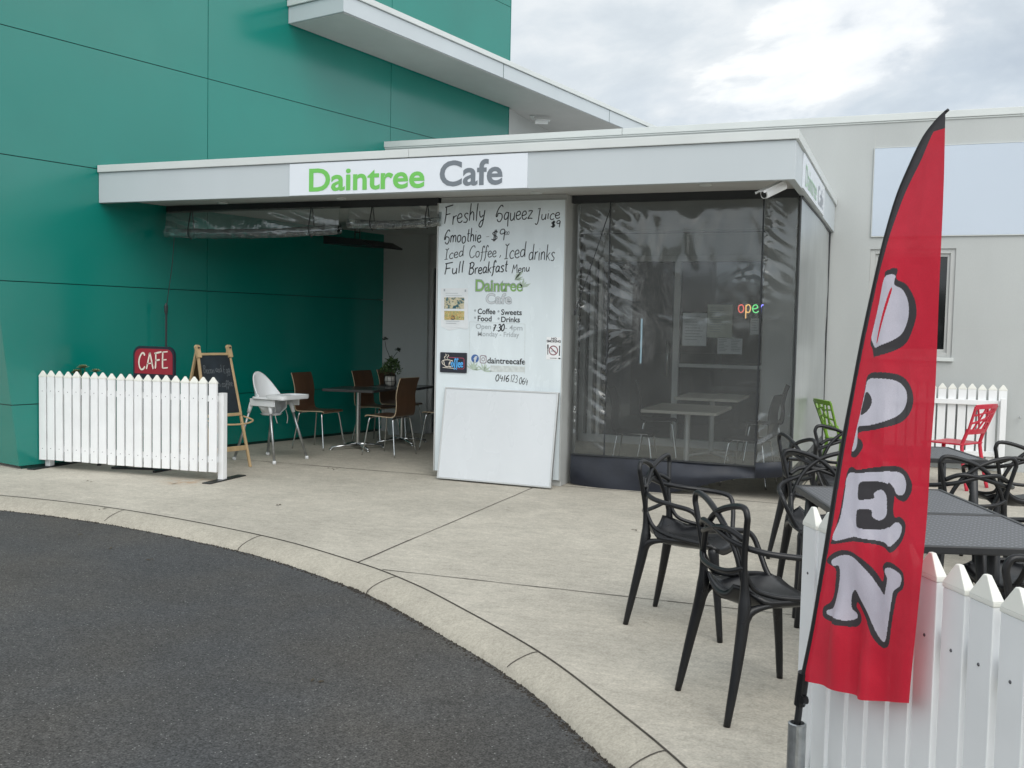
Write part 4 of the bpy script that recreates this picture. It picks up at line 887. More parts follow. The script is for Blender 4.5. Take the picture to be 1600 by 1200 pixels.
# ================================================================== FEATHER FLAG
FLAG = {
 'left': [(0.103,0.510),(0.136,0.672),(0.172,0.846),(0.205,1.013),(0.241,1.194),(0.280,1.352),(0.313,1.488),(0.351,1.620),(0.386,1.732),(0.430,1.839),(0.475,1.910),(0.523,1.971),(0.566,2.003),(0.603,2.021)],
 'right': [(0.569,0.613),(0.579,0.757),(0.590,0.900),(0.602,1.071),(0.606,1.239),(0.612,1.389),(0.610,1.612),(0.609,1.832),(0.606,1.935),(0.603,2.020)],
 'sleeve': [(0.112,0.535),(0.193,0.869),(0.283,1.301),(0.363,1.603),(0.403,1.714),(0.451,1.820),(0.482,1.871),(0.526,1.925),(0.572,1.985),(0.603,1.982)],
 'O1': [(0.410,1.661),(0.452,1.666),(0.452,1.640),(0.486,1.625),(0.518,1.592),(0.530,1.557),(0.522,1.525),(0.500,1.489),(0.460,1.466),(0.419,1.452),(0.387,1.447),(0.379,1.443),(0.369,1.463),(0.357,1.476),(0.357,1.490),(0.365,1.518),(0.384,1.572),(0.397,1.619),(0.406,1.645)],
 'O2': [(0.406,1.645),(0.446,1.650),(0.445,1.627),(0.471,1.613),(0.493,1.586),(0.499,1.557),(0.492,1.531),(0.473,1.505),(0.438,1.485),(0.407,1.474),(0.383,1.469),(0.368,1.480),(0.359,1.494),(0.370,1.531),(0.388,1.585)],
 'O3': [(0.430,1.607),(0.437,1.605),(0.400,1.493),(0.392,1.494)],
 'P1': [(0.356,1.398),(0.413,1.408),(0.465,1.405),(0.507,1.390),(0.532,1.364),(0.534,1.333),(0.516,1.306),(0.473,1.283),(0.406,1.263),(0.334,1.247),(0.321,1.235),(0.350,1.227),(0.354,1.208),(0.329,1.185),(0.297,1.177),(0.287,1.183),(0.292,1.200),(0.303,1.224),(0.315,1.259),(0.331,1.300),(0.345,1.356)],
 'P2': [(0.357,1.385),(0.414,1.392),(0.461,1.389),(0.496,1.372),(0.508,1.352),(0.502,1.330),(0.479,1.308),(0.439,1.288),(0.378,1.271),(0.324,1.261),(0.320,1.243),(0.322,1.218),(0.309,1.200),(0.291,1.193),(0.297,1.215),(0.313,1.259),(0.331,1.300),(0.346,1.351)],
 'P3': [(0.353,1.354),(0.373,1.347),(0.381,1.331),(0.371,1.312),(0.354,1.299),(0.333,1.294),(0.343,1.329)],
 'E1': [(0.280,1.146),(0.332,1.149),(0.403,1.166),(0.480,1.179),(0.525,1.169),(0.547,1.144),(0.541,1.117),(0.518,1.098),(0.489,1.098),(0.472,1.105),(0.472,1.079),(0.480,1.053),(0.500,1.057),(0.521,1.051),(0.529,1.036),(0.520,1.008),(0.493,0.976),(0.469,0.961),(0.443,0.968),(0.390,0.967),(0.317,0.957),(0.220,0.929),(0.215,0.940),(0.244,1.009),(0.260,1.070)],
 'E2': [(0.278,1.130),(0.332,1.140),(0.404,1.154),(0.476,1.165),(0.510,1.159),(0.523,1.140),(0.518,1.121),(0.503,1.110),(0.482,1.111),(0.471,1.124),(0.449,1.128),(0.456,1.027),(0.481,1.038),(0.497,1.042),(0.512,1.033),(0.506,1.011),(0.484,0.988),(0.464,0.975),(0.442,0.981),(0.380,0.976),(0.316,0.969),(0.219,0.940),(0.250,1.007),(0.265,1.071)],
 'E3': [(0.344,1.112),(0.370,1.125),(0.432,1.132),(0.462,1.125),(0.476,1.106),(0.473,1.073),(0.476,1.053),(0.457,1.022),(0.414,1.008),(0.360,1.000),(0.336,1.004),(0.335,1.037),(0.348,1.048),(0.389,1.054),(0.394,1.037),(0.417,1.032),(0.442,1.044),(0.451,1.062),(0.448,1.096),(0.433,1.111),(0.412,1.108),(0.397,1.097),(0.398,1.086),(0.373,1.078),(0.343,1.075)],
 'N1': [(0.198,0.873),(0.205,0.891),(0.236,0.912),(0.277,0.925),(0.328,0.927),(0.367,0.922),(0.402,0.903),(0.436,0.880),(0.444,0.902),(0.436,0.917),(0.451,0.932),(0.473,0.938),(0.513,0.930),(0.529,0.918),(0.529,0.887),(0.508,0.868),(0.498,0.831),(0.488,0.783),(0.477,0.735),(0.461,0.717),(0.443,0.716),(0.408,0.737),(0.378,0.769),(0.346,0.801),(0.337,0.787),(0.353,0.773),(0.354,0.753),(0.331,0.732),(0.291,0.724),(0.249,0.719),(0.207,0.713),(0.184,0.719),(0.186,0.745),(0.214,0.768),(0.228,0.794),(0.234,0.832),(0.234,0.863)],
 'N2': [(0.215,0.880),(0.227,0.891),(0.258,0.906),(0.298,0.915),(0.348,0.911),(0.384,0.893),(0.418,0.864),(0.447,0.849),(0.455,0.865),(0.462,0.893),(0.448,0.906),(0.452,0.917),(0.474,0.924),(0.505,0.920),(0.520,0.912),(0.515,0.889),(0.491,0.869),(0.484,0.833),(0.474,0.780),(0.464,0.742),(0.453,0.731),(0.431,0.744),(0.396,0.774),(0.365,0.806),(0.339,0.832),(0.320,0.818),(0.318,0.781),(0.336,0.769),(0.334,0.756),(0.305,0.742),(0.259,0.737),(0.205,0.728),(0.199,0.739),(0.231,0.757),(0.249,0.793),(0.257,0.844),(0.251,0.874),(0.223,0.870)],
}

FO, FD = Vector((-.31, 3.02, 0)), Vector((.60, -.80, 0)); FN = Vector((-.80, -.60, 0))
def fdisp(s, z):
    k = ss(0, .12, s-flagleft(z)); zz_ = 1-ss(1.6, 2.0, z)*.5
    k *= 1-.85*ss(.40, .60, s)
    free = (ss(1.66, 1.78, z)+(1-ss(.70, .86, z)))*k*min(1, (1-ss(.50, .61, s))+.15)
    return free*(.015*math.sin(s*40-z*5+1)+.012*mnoise.noise(Vector((s*9, z*5, 2))))+k*zz_*(.006*math.sin(s*30-z*3.0+.4)+.003*math.sin(s*61+z*5)+.003*math.sin(z*4.3+s*6))+.002*math.exp(-((s-flagleft(z)-.09)/.025)**2)*ss(.9, 1.3, z)*(1-ss(1.65, 1.9, z))
def lerp_tab(tab, z):
    for (s0, z0), (s1, z1) in zip(tab, tab[1:]):
        if z0 <= z <= z1: return s0+(s1-s0)*(z-z0)/max(1e-6, z1-z0)
    return tab[0][0] if z < tab[0][1] else tab[-1][0]
FL_ = [(q.x, q.y) for q in spl([(s, z, 0) for s, z in FLAG['left']], 6)]; FR_ = [(q.x, q.y) for q in spl([(s, z, 0) for s, z in FLAG['right']], 6)]
def flagleft(z): return lerp_tab(FL_, z)
def at_tab(tab, t):
    x = t*(len(tab)-1); i = min(int(x), len(tab)-2); f = x-i; return (tab[i][0]*(1-f)+tab[i+1][0]*f, tab[i][1]*(1-f)+tab[i+1][1]*f)
def byz(tab, t):
    z = tab[0][1]+(tab[-1][1]-tab[0][1])*t; return lerp_tab(tab, z), z
def fsz(u, v):
    a, bq = byz(FL_, v), byz(FR_, v); s = a[0]+(bq[0]-a[0])*u; z = a[1]+(bq[1]-a[1])*u
    z += (1-v)**6*(-.012*math.sin(u*math.pi*1.1)+.03*math.sin(u*3.1)**2*(u-.5)*-1)
    return s, z
def fpt(u, v):
    s, z = fsz(u, v); q = FO+FD*s+FN*fdisp(s, z); return (q.x, q.y, z)
def pip(x, y, poly):
    c = False; j = len(poly)-1
    for i in range(len(poly)):
        if (poly[i][1] > y) != (poly[j][1] > y) and x < (poly[j][0]-poly[i][0])*(y-poly[i][1])/(poly[j][1]-poly[i][1])+poly[i][0]: c = not c
        j = i
    return c
for k_ in list(FLAG):
    if k_[0] in 'OPEN' and len(k_) == 2: FLAG[k_] = [(q.x, q.y) for q in spl([(s, z, 0) for s, z in FLAG[k_]], 4, closed=True)]
BBX = {k_: (min(p_[0] for p_ in v_), max(p_[0] for p_ in v_), min(p_[1] for p_ in v_), max(p_[1] for p_ in v_)) for k_, v_ in FLAG.items() if len(k_) == 2}
SLV = [(q.x, q.y) for q in spl([(s, z, 0) for s, z in FLAG['sleeve']], 6)]
def fmat(u, v):
    s, z = fsz(u, v)
    if s < lerp_tab(SLV, z) and (z < 1.979): return 2
    if z >= 1.979: return 2
    r = 0
    for k_, m_ in (('O1',2),('O2',1),('O3',0),('P1',2),('P2',1),('P3',2),('E1',2),('E2',1),('E3',2),('N1',2),('N2',1)):
        x0_, x1_, z0_, z1_ = BBX[k_]
        if x0_ <= s <= x1_ and z0_ <= z <= z1_ and pip(s, z, FLAG[k_]): r = m_
    return r
t = thing('feather_flag', 'tall red feather flag reading OPEN on a black pole at the fence end', 'flag', (0, 0, 0))
b = MB(); b.grid(250, 800, fpt, mf=fmat); b.build('cloth', [M_FRED, M_FWHT, M_FDRK], t, smooth=True, fix=False)
def P3(s, z, o=0): q = FO+FD*s-FN*o; return (q.x, q.y, z)
pole = [(.068, .34), (.078, .40), (.095, .50)]+[(s+.004, z) for s, z in FLAG['left'][1:]]
pp = spl([P3(s, z, .004) for s, z in pole], 5)
b = MB(); b.tube(pp, [.0105-.007*i/(len(pp)-1) for i in range(len(pp))], 10); b.build('pole', M_BLACKM, t, smooth=True)
b = MB(); b.tube([P3(.082, .43, .004), P3(.098, .53, .004)], .0165, 12); b.tube([P3(.078, .455, 0), P3(.104, .462, 0)], .006, 8); b.tube([P3(.105, .452, -.004), P3(.105, .452, .012)], .012, 12); b.build('clamp', M_BLACKP, t, smooth=False)
b = MB()
q = P3(.0735, 0, .004); b.lathe([(.026, .002), (.026, .372), (.0205, .374), (.0205, .34)], q, 20); b.build('base_tube', M_GALV, t, smooth=False)
b = MB(); b.lathe([(.14, .002), (.14, .012), (.03, .016)], q, 24); b.build('base_disc', M_GALV, t)

# ================================================================== MASTERS-LIKE LOOP CHAIRS (black plastic, looped tubular back)
def loop_chair(label, loc, rz, grp):
    t = thing('loop_back_chair', label, 'chair', loc, rz, grp)
    # seat shell
    def sp(u, v):
        x, y = (u-.5)*2, (v-.5)*2
        hw = .212-.030*(1-v)+.012*math.sin(v*3.14); X = x*hw*(1-.06*abs(y)**3-.36*ss(.55, 1, -y)); Y = y*(.215 if y > 0 else .198)
        e = max(abs(x), 0)
        Z = .452+.022*abs(x)**3-.014*(1-x*x)*(1-(y-.1)**2)+(.05*ss(.72, 1.0, 1-v)*(.4+.6*x*x))-.022*ss(.86, 1, v)
        return X, Y, Z
    b = MB(); b.grid(18, 18, lambda u, v: sp(u, v)); n = 19*19
    b2_ = MB(); b2_.grid(18, 18, lambda u, v: (lambda q: (q[0]*.97, q[1]*.97, q[2]-.022-.012*(1-abs(2*u-1)**2)))(sp(u, v)))
    vs, fs = b.v+b2_.v, b.f+[tuple(reversed([i+n for i in f])) for f in b2_.f]
    ring = [i for i in range(19)]+[19*j+18 for j in range(1, 19)]+[18*19+i for i in range(17, -1, -1)]+[19*j for j in range(17, 0, -1)]
    fs += [(ring[i], ring[i]+n, ring[(i+1) % len(ring)]+n, ring[(i+1) % len(ring)]) for i in range(len(ring))]
    m_ = MB(); m_.add(vs, fs); m_.build('seat', M_BLACKP, t, smooth=True)
    for sx in (-1, 1):
        b = MB(); b.tube(spl([(sx*.1605, -.186, .60), (sx*.161, -.180, .50), (sx*.168, -.184, .41), (sx*.188, -.222, .2), (sx*.200, -.262, 0)], 4), [.0125, .0135, .015, .017, .0195, .0225, .025, .026, .0255, .0245, .023, .0215, .020, .0185, .017, .015, .0135], 10); b.tube(spl([(sx*.169, -.192, .37), (sx*.172, -.165, .425), (sx*.182, -.10, .448), (sx*.192, -.02, .455)], 3), [.019, .021, .022, .020, .017, .014, .012, .010, .009, .008][:10], 8); b.build('leg', M_BLACKP, t, smooth=True)
        b = MB(); b.tube(spl([(sx*.178, .178, .445), (sx*.185, .190, .38), (sx*.203, .218, .2), (sx*.220, .243, 0)], 4), [.020, .025, .027, .026, .024, .0225, .021, .0195, .018, .017, .016, .015, .0135], 10); b.build('leg', M_BLACKP, t, smooth=True)
    # looped back: each tube rises at one side, turns over the corner and crosses to the other post
    b = MB()
    for sx in (-1, 1):
        b.tube(spl([(sx*.158, -.165, .455), (sx*.160, -.180, .54), (sx*.168, -.190, .64), (sx*.196, -.202, .76), (sx*.204, -.206, .805), (sx*.180, -.208, .836), (sx*.10, -.212, .826), (sx*.0, -.220, .788), (sx*-.085, -.212, .715), (sx*-.138, -.196, .62), (sx*-.158, -.182, .53)], 5), .0125, 8)
        # armrest tube: starts across the back, sweeps round the side, bends down into the seat
        b.tube(spl([(sx*-.168, -.19, .705), (sx*-.10, -.222, .738), (sx*0, -.228, .728), (sx*.12, -.208, .69), (sx*.215, -.13, .665), (sx*.268, -.01, .652), (sx*.283, .085, .640), (sx*.276, .122, .615), (sx*.252, .140, .555), (sx*.218, .150, .49), (sx*.192, .160, .452)], 5), .0125, 8)
        # low rail running from the post along the seat side
        b.tube(spl([(sx*.160, -.182, .585), (sx*.165, -.14, .515), (sx*.185, -.06, .485), (sx*.212, .04, .476), (sx*.215, .13, .468), (sx*.19, .185, .452)], 5), .0105, 8)
    b.tube(spl([(-.164, -.188, .60), (-.10, -.218, .575), (0, -.228, .568), (.10, -.218, .575), (.164, -.188, .60)], 5), .011, 8)
    b.build('looped_back', M_BLACKP, t, smooth=True)
    return t
GC = 'black loop-back chairs on the patio'
chA = loop_chair('black loop-back chair standing alone on the paving in front of the clear blind', (-1.01, 5.075, 0), face(.51, -.075), GC)
def lc(x, y, dx, dy, label): return dup(chA, (x, y, 0), face(dx, dy), label)
lc(-.52, 4.11, .77, .64, 'nearest black loop-back chair, whole, beside the flag and end picket')
lc(-.50, 6.79, .77, .64, 'black loop-back chair at the corner of the clear blind, partly behind another chair')
lc(-.387, 5.72, .33, -.945, 'black loop-back chair tucked at the left end of the mesh tables, left of the flag')
lc(-.36, 7.42, .33, -.945, 'black loop-back chair in front of the green chair, left of the flag')
lc(.31, 6.29, -.30, .95, 'black loop-back chair just behind the mesh tables, below the red chair')
lc(.66, 7.32, -.30, .95, 'black loop-back chair cut by the right picture edge in front of the rear fence')
lc(.40, 3.62, -.40, .92, 'black loop-back chair between the mesh tables and the foreground pickets at right')
lc(.53, 4.92, -.93, -.35, 'black loop-back chair pushed under the right side of the mesh tables')

# ================================================================== MESH TABLES
def mesh_table(label, loc, rz, wx=.735, wy=.705):
    t = thing('mesh_table', label, 'table', loc, rz, 'black mesh patio tables')
    b = MB(); b.box(-wx/2+.022, wx/2-.022, -wy/2+.022, wy/2-.022, .712, .724); b.build('mesh_top', M_MESH, t)
    b = MB(); b.box(-wx/2, wx/2, -wy/2, -wy/2+.0215, .698, .728); b.box(-wx/2, wx/2, wy/2-.0215, wy/2, .698, .728); b.box(-wx/2, -wx/2+.0215, -wy/2+.022, wy/2-.022, .698, .728); b.box(wx/2-.0215, wx/2, -wy/2+.022, wy/2-.022, .698, .728); b.build('rim', M_BLACKM, t, bevel=.004)
    for sx in (-1, 1):
        for sy in (-1, 1):
            b = MB(); b.tube([(sx*(wx/2-.07), sy*(wy/2-.07), .70), (sx*(wx/2-.05), sy*(wy/2-.05), .35), (sx*(wx/2-.03), sy*(wy/2-.03), 0)], [.030, .024, .017], 10); b.build('leg', M_BLACKM, t, smooth=True)
    b = MB(); b.box(-wx/2+.1, wx/2-.1, -.02, .02, .675, .697); b.build('cross_brace', M_BLACKM, t)
    return t
c0, ax = Vector((-.056, 3.93, 0)), Vector((-.33, .945, 0)); ay = Vector((.945, .33, 0))
tb = mesh_table('nearer of two black mesh tables pushed together behind the flag', tuple(c0+ax*.352+ay*.367), math.atan2(.33, .945))
dup(tb, tuple(c0+ax*1.06+ay*.367), math.atan2(.33, .945), 'farther of two black mesh tables pushed together behind the flag')
dup(tb, (.03, 7.22, 0), .30, 'black mesh table standing apart near the rear picket fence')

# ================================================================== LATTICE CHAIRS (red and lime plastic)
def lattice_chair(name, label, loc, rz, m, grp):
    t = thing(name, label, 'chair', loc, rz, grp)
    b = MB()
    def sp(u, v):
        x = (u-.5)*2; y = (v-.5)*2
        return x*(.205+.012*v), y*.215, .455-.012*(1-x*x)*(1-y*y)-.02*ss(.88, 1, v)
    b.grid(12, 12, sp); n = 169; bot = [(x*.98, y*.98, z-.016) for x, y, z in b.v]; f0 = list(b.f)
    ring = list(range(13))+[13*j+12 for j in range(1, 13)]+[12*13+i for i in range(11, -1, -1)]+[13*j for j in range(11, 0, -1)]
    q = MB(); q.add(b.v+bot, f0+[tuple(reversed([i+n for i in f])) for f in f0]+[(ring[i], ring[i]+n, ring[(i+1) % 48]+n, ring[(i+1) % 48]) for i in range(48)]); q.build('seat', m, t, smooth=True)
    for sx in (-1, 1):
        b = MB(); b.tube([(sx*.185, .18, .44), (sx*.20, .20, .2), (sx*.212, .215, 0)], [.022, .018, .014], 8); b.build('leg', m, t, smooth=True)
        b = MB(); b.tube(spl([(sx*.165, -.25, .60), (sx*.17, -.215, .50), (sx*.178, -.20, .42), (sx*.19, -.235, .2), (sx*.198, -.28, 0)], 3), .0185, 8); b.build('leg', m, t, smooth=True)
    b = MB(); yb = lambda x, z: -.235-.10*(z-.56)/.26+.03*(1-(x/.2)**2)*-1
    def pt(x, z): return (x, yb(x, z), z)
    def strip(pts, w, th=.014):
        P = [Vector(pt(*q_)) for q_ in pts]; 
        for a, c in zip(P, P[1:]): b.bar(a, c+(c-a).normalized()*.004, w, th, up=(0, 1, .3))
    hw = lambda z: .165+.04*(z-.56)/.27
    for sx in (-1, 1): strip([(sx*hw(z), z) for z in (.56, .64, .72, .80, .83)], .034)
    strip([(x*hw(.82), .825+.006*(1-x*x)) for x in (-1, -.6, -.2, .2, .6, 1)], .045); strip([(x*hw(.575), .575) for x in (-1, -.6, -.2, .2, .6, 1)], .05)
    for a, c in (((-.12, .58), (-.04, .82)), ((-.05, .58), (.09, .82)), ((.13, .58), (-.02, .82)), ((.05, .58), (.14, .82)), ((-.17, .66), (.0, .70)), ((-.17, .74), (.06, .78)), ((.0, .68), (.17, .66)), ((.03, .75), (.18, .76)), ((-.16, .80), (-.03, .62))):
        P = [(a[0]+(c[0]-a[0])*k/3, a[1]+(c[1]-a[1])*k/3) for k in range(4)]; strip(P, .013)
    b.build('lattice_back', m, t)
    return t
GL_ = 'coloured lattice-back chairs'
lattice_chair('red_lattice_chair', 'red plastic chair with lattice back in front of the rear picket fence', (.42, 11.0, 0), face(-.86, .50), M_RED, GL_)
lattice_chair('lime_lattice_chair', 'lime green plastic chair with perforated back beside the side blind', (-.50, 10.58, 0), face(.88, .44), M_LIME, GL_)
# ================================================================== PLYWOOD CHAIRS
def ply_chair(label, loc, rz, shell, edge, grp):
    t = thing('plywood_chair', label, 'chair', loc, rz, grp)
    pr_ = [(q.x, q.y) for q in spl([(.225, .445, 0), (.20, .462, 0), (.08, .462, 0), (-.08, .455, 0), (-.165, .462, 0), (-.195, .50, 0), (-.205, .60, 0), (-.20, .70, 0), (-.225, .82, 0), (-.255, .905, 0)], 5)]
    n = len(pr_)
    def wid(i): t_ = i/(n-1); return .195+.012*math.sin(t_*3.1)-.012*ss(.4, .6, t_)+.01*ss(.7, 1, t_)
    vs = []; T = .011
    for i, (y, z) in enumerate(pr_):
        d = Vector((pr_[min(i+1, n-1)][0]-pr_[max(i-1, 0)][0], pr_[min(i+1, n-1)][1]-pr_[max(i-1, 0)][1])).normalized(); nn = Vector((-d.y, d.x))*T/2; w = wid(i)
        vs += [(-w, y+nn.x, z+nn.y), (w, y+nn.x, z+nn.y), (w, y-nn.x, z-nn.y), (-w, y-nn.x, z-nn.y)]
    b = MB(); top, side = [], []
    for i in range(n-1):
        a, c = 4*i, 4*i+4
        top += [(a, a+1, c+1, c), (a+2, a+3, c+3, c+2)]; side += [(a+1, a+2, c+2, c+1), (a+3, a, c, c+3)]
    side += [(0, 3, 2, 1), (4*n-4, 4*n-3, 4*n-2, 4*n-1)]
    b.add(vs, top); b.f += side; b.m += [1]*len(side)
    b.build('shell', [shell, edge], t, smooth=False)
    for sy in (.165, -.135):
        k = 1 if sy > 0 else -1
        for sx in (-1, 1):
            b = MB(); b.tube(spl([(0, sy, .438), (sx*.11, sy, .438), (sx*.155, sy+k*.006, .432), (sx*.178, sy+k*.016, .40), (sx*.200, sy+k*.045, .2), (sx*.222, sy+k*.075, .0)], 4), .0095, 8); b.build('leg', M_CHROME, t, smooth=True)
    for x in (-.1, .1): MB().bar((x, .165, .444), (x, -.135, .444), .02, .006).build('seat_rail', M_CHROME, t)
    return t
GP_ = 'brown plywood chairs in the left bay'
pc = ply_chair('brown plywood chair nearest the white high chair', (-6.62, 10.36, 0), face(.99, -.05), M_BROWN, M_EDGE, GP_)
def pch(x, y, dx, dy, l): return dup(pc, (x, y, 0), face(dx, dy), l)
pch(-5.56, 10.24, -.95, .10, 'brown plywood chair seen from behind in front of the potted plant')
pch(-6.36, 11.32, .99, -.15, 'brown plywood chair behind the left pedestal table')
pch(-6.32, 11.90, .99, -.1, 'brown plywood chair behind the white pot')
pch(-5.22, 11.02, -.97, .12, 'brown plywood chair half hidden by the menu board edge')
# black chairs on chrome frames behind the clear blind
GB_ = 'black chairs behind the clear blind'
bc = ply_chair('black chair with chrome frame left of the pale table behind the clear blind', (-2.62, 10.05, 0), face(.98, .1), M_DKPL, M_DKPL, GB_)
for x, y, dx, dy, l in ((-1.42, 10.0, -.97, .1, 'black chair with chrome frame right of the pale table behind the clear blind'), (-2.75, 11.6, .95, .2, 'black chair left of the farther pale table'), (-1.55, 11.9, -.95, -.2, 'black chair right of the farther pale table')):
    dup(bc, (x, y, 0), face(dx, dy), l)
def ped_table(name, label, loc, rz, w, top, leg, grp, z=.735, d=None):
    d = d or w
    t = thing(name, label, 'table', loc, rz, grp)
    b = MB(); b.prism(rrect(-w/2, w/2, -d/2, d/2, .03), lambda u, v: (u, v, z-.03), lambda u, v: (u, v, z)); b.build('tabletop', top, t, bevel=.004)
    b = MB(); b.lathe([(.03, .05), (.03, z-.045), (.12, z-.042), (.12, z-.031)], (0,0,0), 18); b.build('column', leg, t, smooth=False)
    for a in (45, 135, 225, 315):
        b = MB(); c_, s_ = math.cos(R(a)), math.sin(R(a)); b.tube([(0, 0, .062), (c_*.16, s_*.16, .05), (c_*.34, s_*.34, .028)], [.026, .02, .014], 8); b.lathe([(.022, 0), (.022, .016)], (c_*.34, s_*.34, 0), 12); b.build('foot', leg, t, smooth=True)
    return t
pt1 = ped_table('pedestal_table', 'left dark pedestal table with chrome column beside the brown chairs', (-6.16, 10.52, 0), .12, .66, M_DTABLE, M_CHROME, 'dark pedestal tables')
dup(pt1, (-5.98, 11.30, 0), .12, 'dark pedestal table carrying the potted plant')
pt2 = ped_table('pale_table', 'pale laminate table on a pedestal close behind the clear blind', (-2.06, 10.0, 0), .02, .74, M_TABLE, M_ALU, 'pale tables behind the blind', d=1.0)
dup(pt2, (-2.18, 12.0, 0), .02, 'pale laminate table near the shop glass behind the blind')

# potted plant in a wire stand
PX_, PY_ = -6.0, 11.18
t = thing('potted_plant', 'white ribbed pot with bushy plant and two dark blooms on the pedestal table', 'plant', (PX_-.09, PY_, .736))
b = MB(); vs = [(.045, 0), (.058, .03), (.066, .07), (.06, .115), (.055, .12), (.05, .11)]
b.lathe(vs, (0,0,0), 22); b.build('pot', M_POT, t, smooth=True)
b = MB()
for z in (.004, .06, .135): b.tube([(.075*math.cos(a*.3927), .075*math.sin(a*.3927), z) for a in range(16)], .003, 5, closed=True)
for a in range(8): b.tube([(.075*math.cos(a*.785), .075*math.sin(a*.785), .004), (.075*math.cos(a*.785), .075*math.sin(a*.785), .135)], .003, 5)
b.build('wire_stand', M_BLACKM, t)
def leaves(mb, c, rad, n, l, rnd, up=.3):
    for _ in range(n):
        a, e = rnd.uniform(0, 6.283), rnd.uniform(-.4, 1.3); r = rad*rnd.random()**.4
        p_ = Vector(c)+Vector((math.cos(a)*math.cos(e)*r, math.sin(a)*math.cos(e)*r, math.sin(e)*r*.8))
        d = Vector((rnd.uniform(-1, 1), rnd.uniform(-1, 1), rnd.uniform(-.4, 1))).normalized(); s_ = d.orthogonal().normalized(); L_ = l*rnd.uniform(.6, 1.3)
        s_.rotate(Matrix.Rotation(rnd.uniform(0, 6), 3, d))
        mb.add([p_, p_+d*L_*.5+s_*L_*.24, p_+d*L_, p_+d*L_*.5-s_*L_*.24], [(0,1,2,3)])
rp = random.Random(9)
b = MB(); leaves(b, (0, 0, .20), .14, 260, .045, rp); leaves(b, (.02, 0, .30), .08, 90, .045, rp); b.build('foliage', M_FOLI, t)
b = MB(); b.tube(spl([(0, 0, .12), (-.01, 0, .35), (-.06, .0, .47), (-.085, .01, .56)], 4), .004, 6); b.tube(spl([(.01, 0, .12), (.03, 0, .33), (.10, .0, .43)], 4), .004, 6); b.build('stem', M_FOLD, t)
for q_ in ((-.085, .01, .58), (.11, 0, .45)):
    b = MB(); leaves(b, q_, .03, 60, .03, rp); b.build('bloom', M_FOLD, t)
t = thing('waste_bin', 'small pale bin on the floor against the inner white wall', 'bin', (-6.55, 12.2, 0))
b = MB(); b.lathe([(.10, 0), (.125, .25), (.13, .255), (.122, .258), (.11, .2), (.095, .02)], (0,0,0), 20); b.build('bucket', mat('pale_bin', (.42, .47, .47), .5), t, smooth=False)
b = MB(); b.tube([(.128*math.cos(a*.3), .128*math.sin(a*.3), .258) for a in range(21)], .004, 5, closed=True); b.build('rim', M_ALU, t)

# ================================================================== CAFE SIGN STAND
t = thing('cafe_sign_stand', 'red round-topped CAFE sign on a stand with dark frame behind the left fence', 'sign', (-7.13, 8.12, 0), 0)
def arch(w, z0, z1, r): return [(-w, z0), (w, z0)]+[(w-r+r*math.cos(R(a)), z1-r+r*math.sin(R(a))) for a in range(0, 91, 15)]+[(-w+r-r*math.sin(R(a)), z1-r+r*math.cos(R(a))) for a in range(0, 91, 15)]
b = MB(); b.prism(arch(.262, .90, 1.235, .09), lambda u, v: (u, -.012, v), lambda u, v: (u, .012, v)); b.build('frame', mat('sign_navy', (.012, .018, .03), .4, var=.1), t)
b = MB(); b.prism(arch(.240, .955, 1.21, .075), lambda u, v: (u, -.0155, v), lambda u, v: (u, -.0125, v)); b.build('panel', M_SIGNRED, t)
b = MB(); hand(b, 'CAFE', lambda x, z, d: (x, -.0172, z), -.195, .19, 1.0, .165, .017, rise=.02, jit=.03); b.build('lettering', M_CREAM, t)
b = MB(); b.prism(rrect(-.24, .24, .35, .86, .02), lambda u, v: (u, -.008, v), lambda u, v: (u, .008, v)); b.build('lower_panel', M_GREYL, t)
for x in (-1, 1): MB().tube([(x*.255, 0, .91), (x*.26, 0, .03)], .014, 8).build('post', M_BLACKM, t, smooth=True)
for z in (.3, .87): MB().tube([(-.255, 0, z), (.255, 0, z)], .012, 8).build('cross_bar', M_BLACKM, t, smooth=True)
b = MB(); b.bar((-.26, -.30, .012), (-.26, .30, .012), .035, .02); b.bar((.26, -.30, .012), (.26, .30, .012), .035, .02); b.bar((-.26, -.29, .012), (.26, -.1, .012), .03, .018); b.build('foot', M_BLACKM, t)
# succulent plants behind the fence
t = thing('succulent_planter', 'pale green rosette plants in a trough behind the left end of the fence', 'plant', (-7.86, 7.93, 0), .06)
b = MB(); b.prism(rrect(-.22, .22, -.10, .10, .02), lambda u, v: (u, v, .62), lambda u, v: (u*1.08, v*1.15, .80)); b.build('trough', M_BLACKP, t)
b = MB(); b.bar((-.18, 0, 0), (-.18, 0, .62), .03, .03); b.bar((.18, 0, 0), (.18, 0, .62), .03, .03); b.bar((-.18, 0, .3), (.18, 0, .3), .03, .03); b.build('stand', M_BLACKM, t)
b = MB()
for x, y, z, n in ((-.16, 0, .93, 1), (-.05, .02, .99, 1), (.0, -.02, 1.0, 1), (.14, 0, .96, 1), (-.1, 0, .95, 1)):
    for k in range(26):
        a = k*2.4; e = R(75-k*2.6); l = .028+.0016*k; d = Vector((math.cos(a)*math.cos(e), math.sin(a)*math.cos(e), math.sin(e))); s_ = Vector((-math.sin(a), math.cos(a), 0)); p_ = Vector((x, y, z))
        b.add([p_, p_+d*l*.6+s_*l*.3, p_+d*l, p_+d*l*.6-s_*l*.3], [(0,1,2,3)])
b.build('foliage', M_FOLIP, t)
b = MB()
for x, z in ((-.16, .93), (-.05, .99), (.0, 1.0), (.14, .96), (-.1, .95)): b.tube([(x*.8, 0, .78), (x, 0, z)], .006, 6)
b.build('stem', M_FOLI, t)

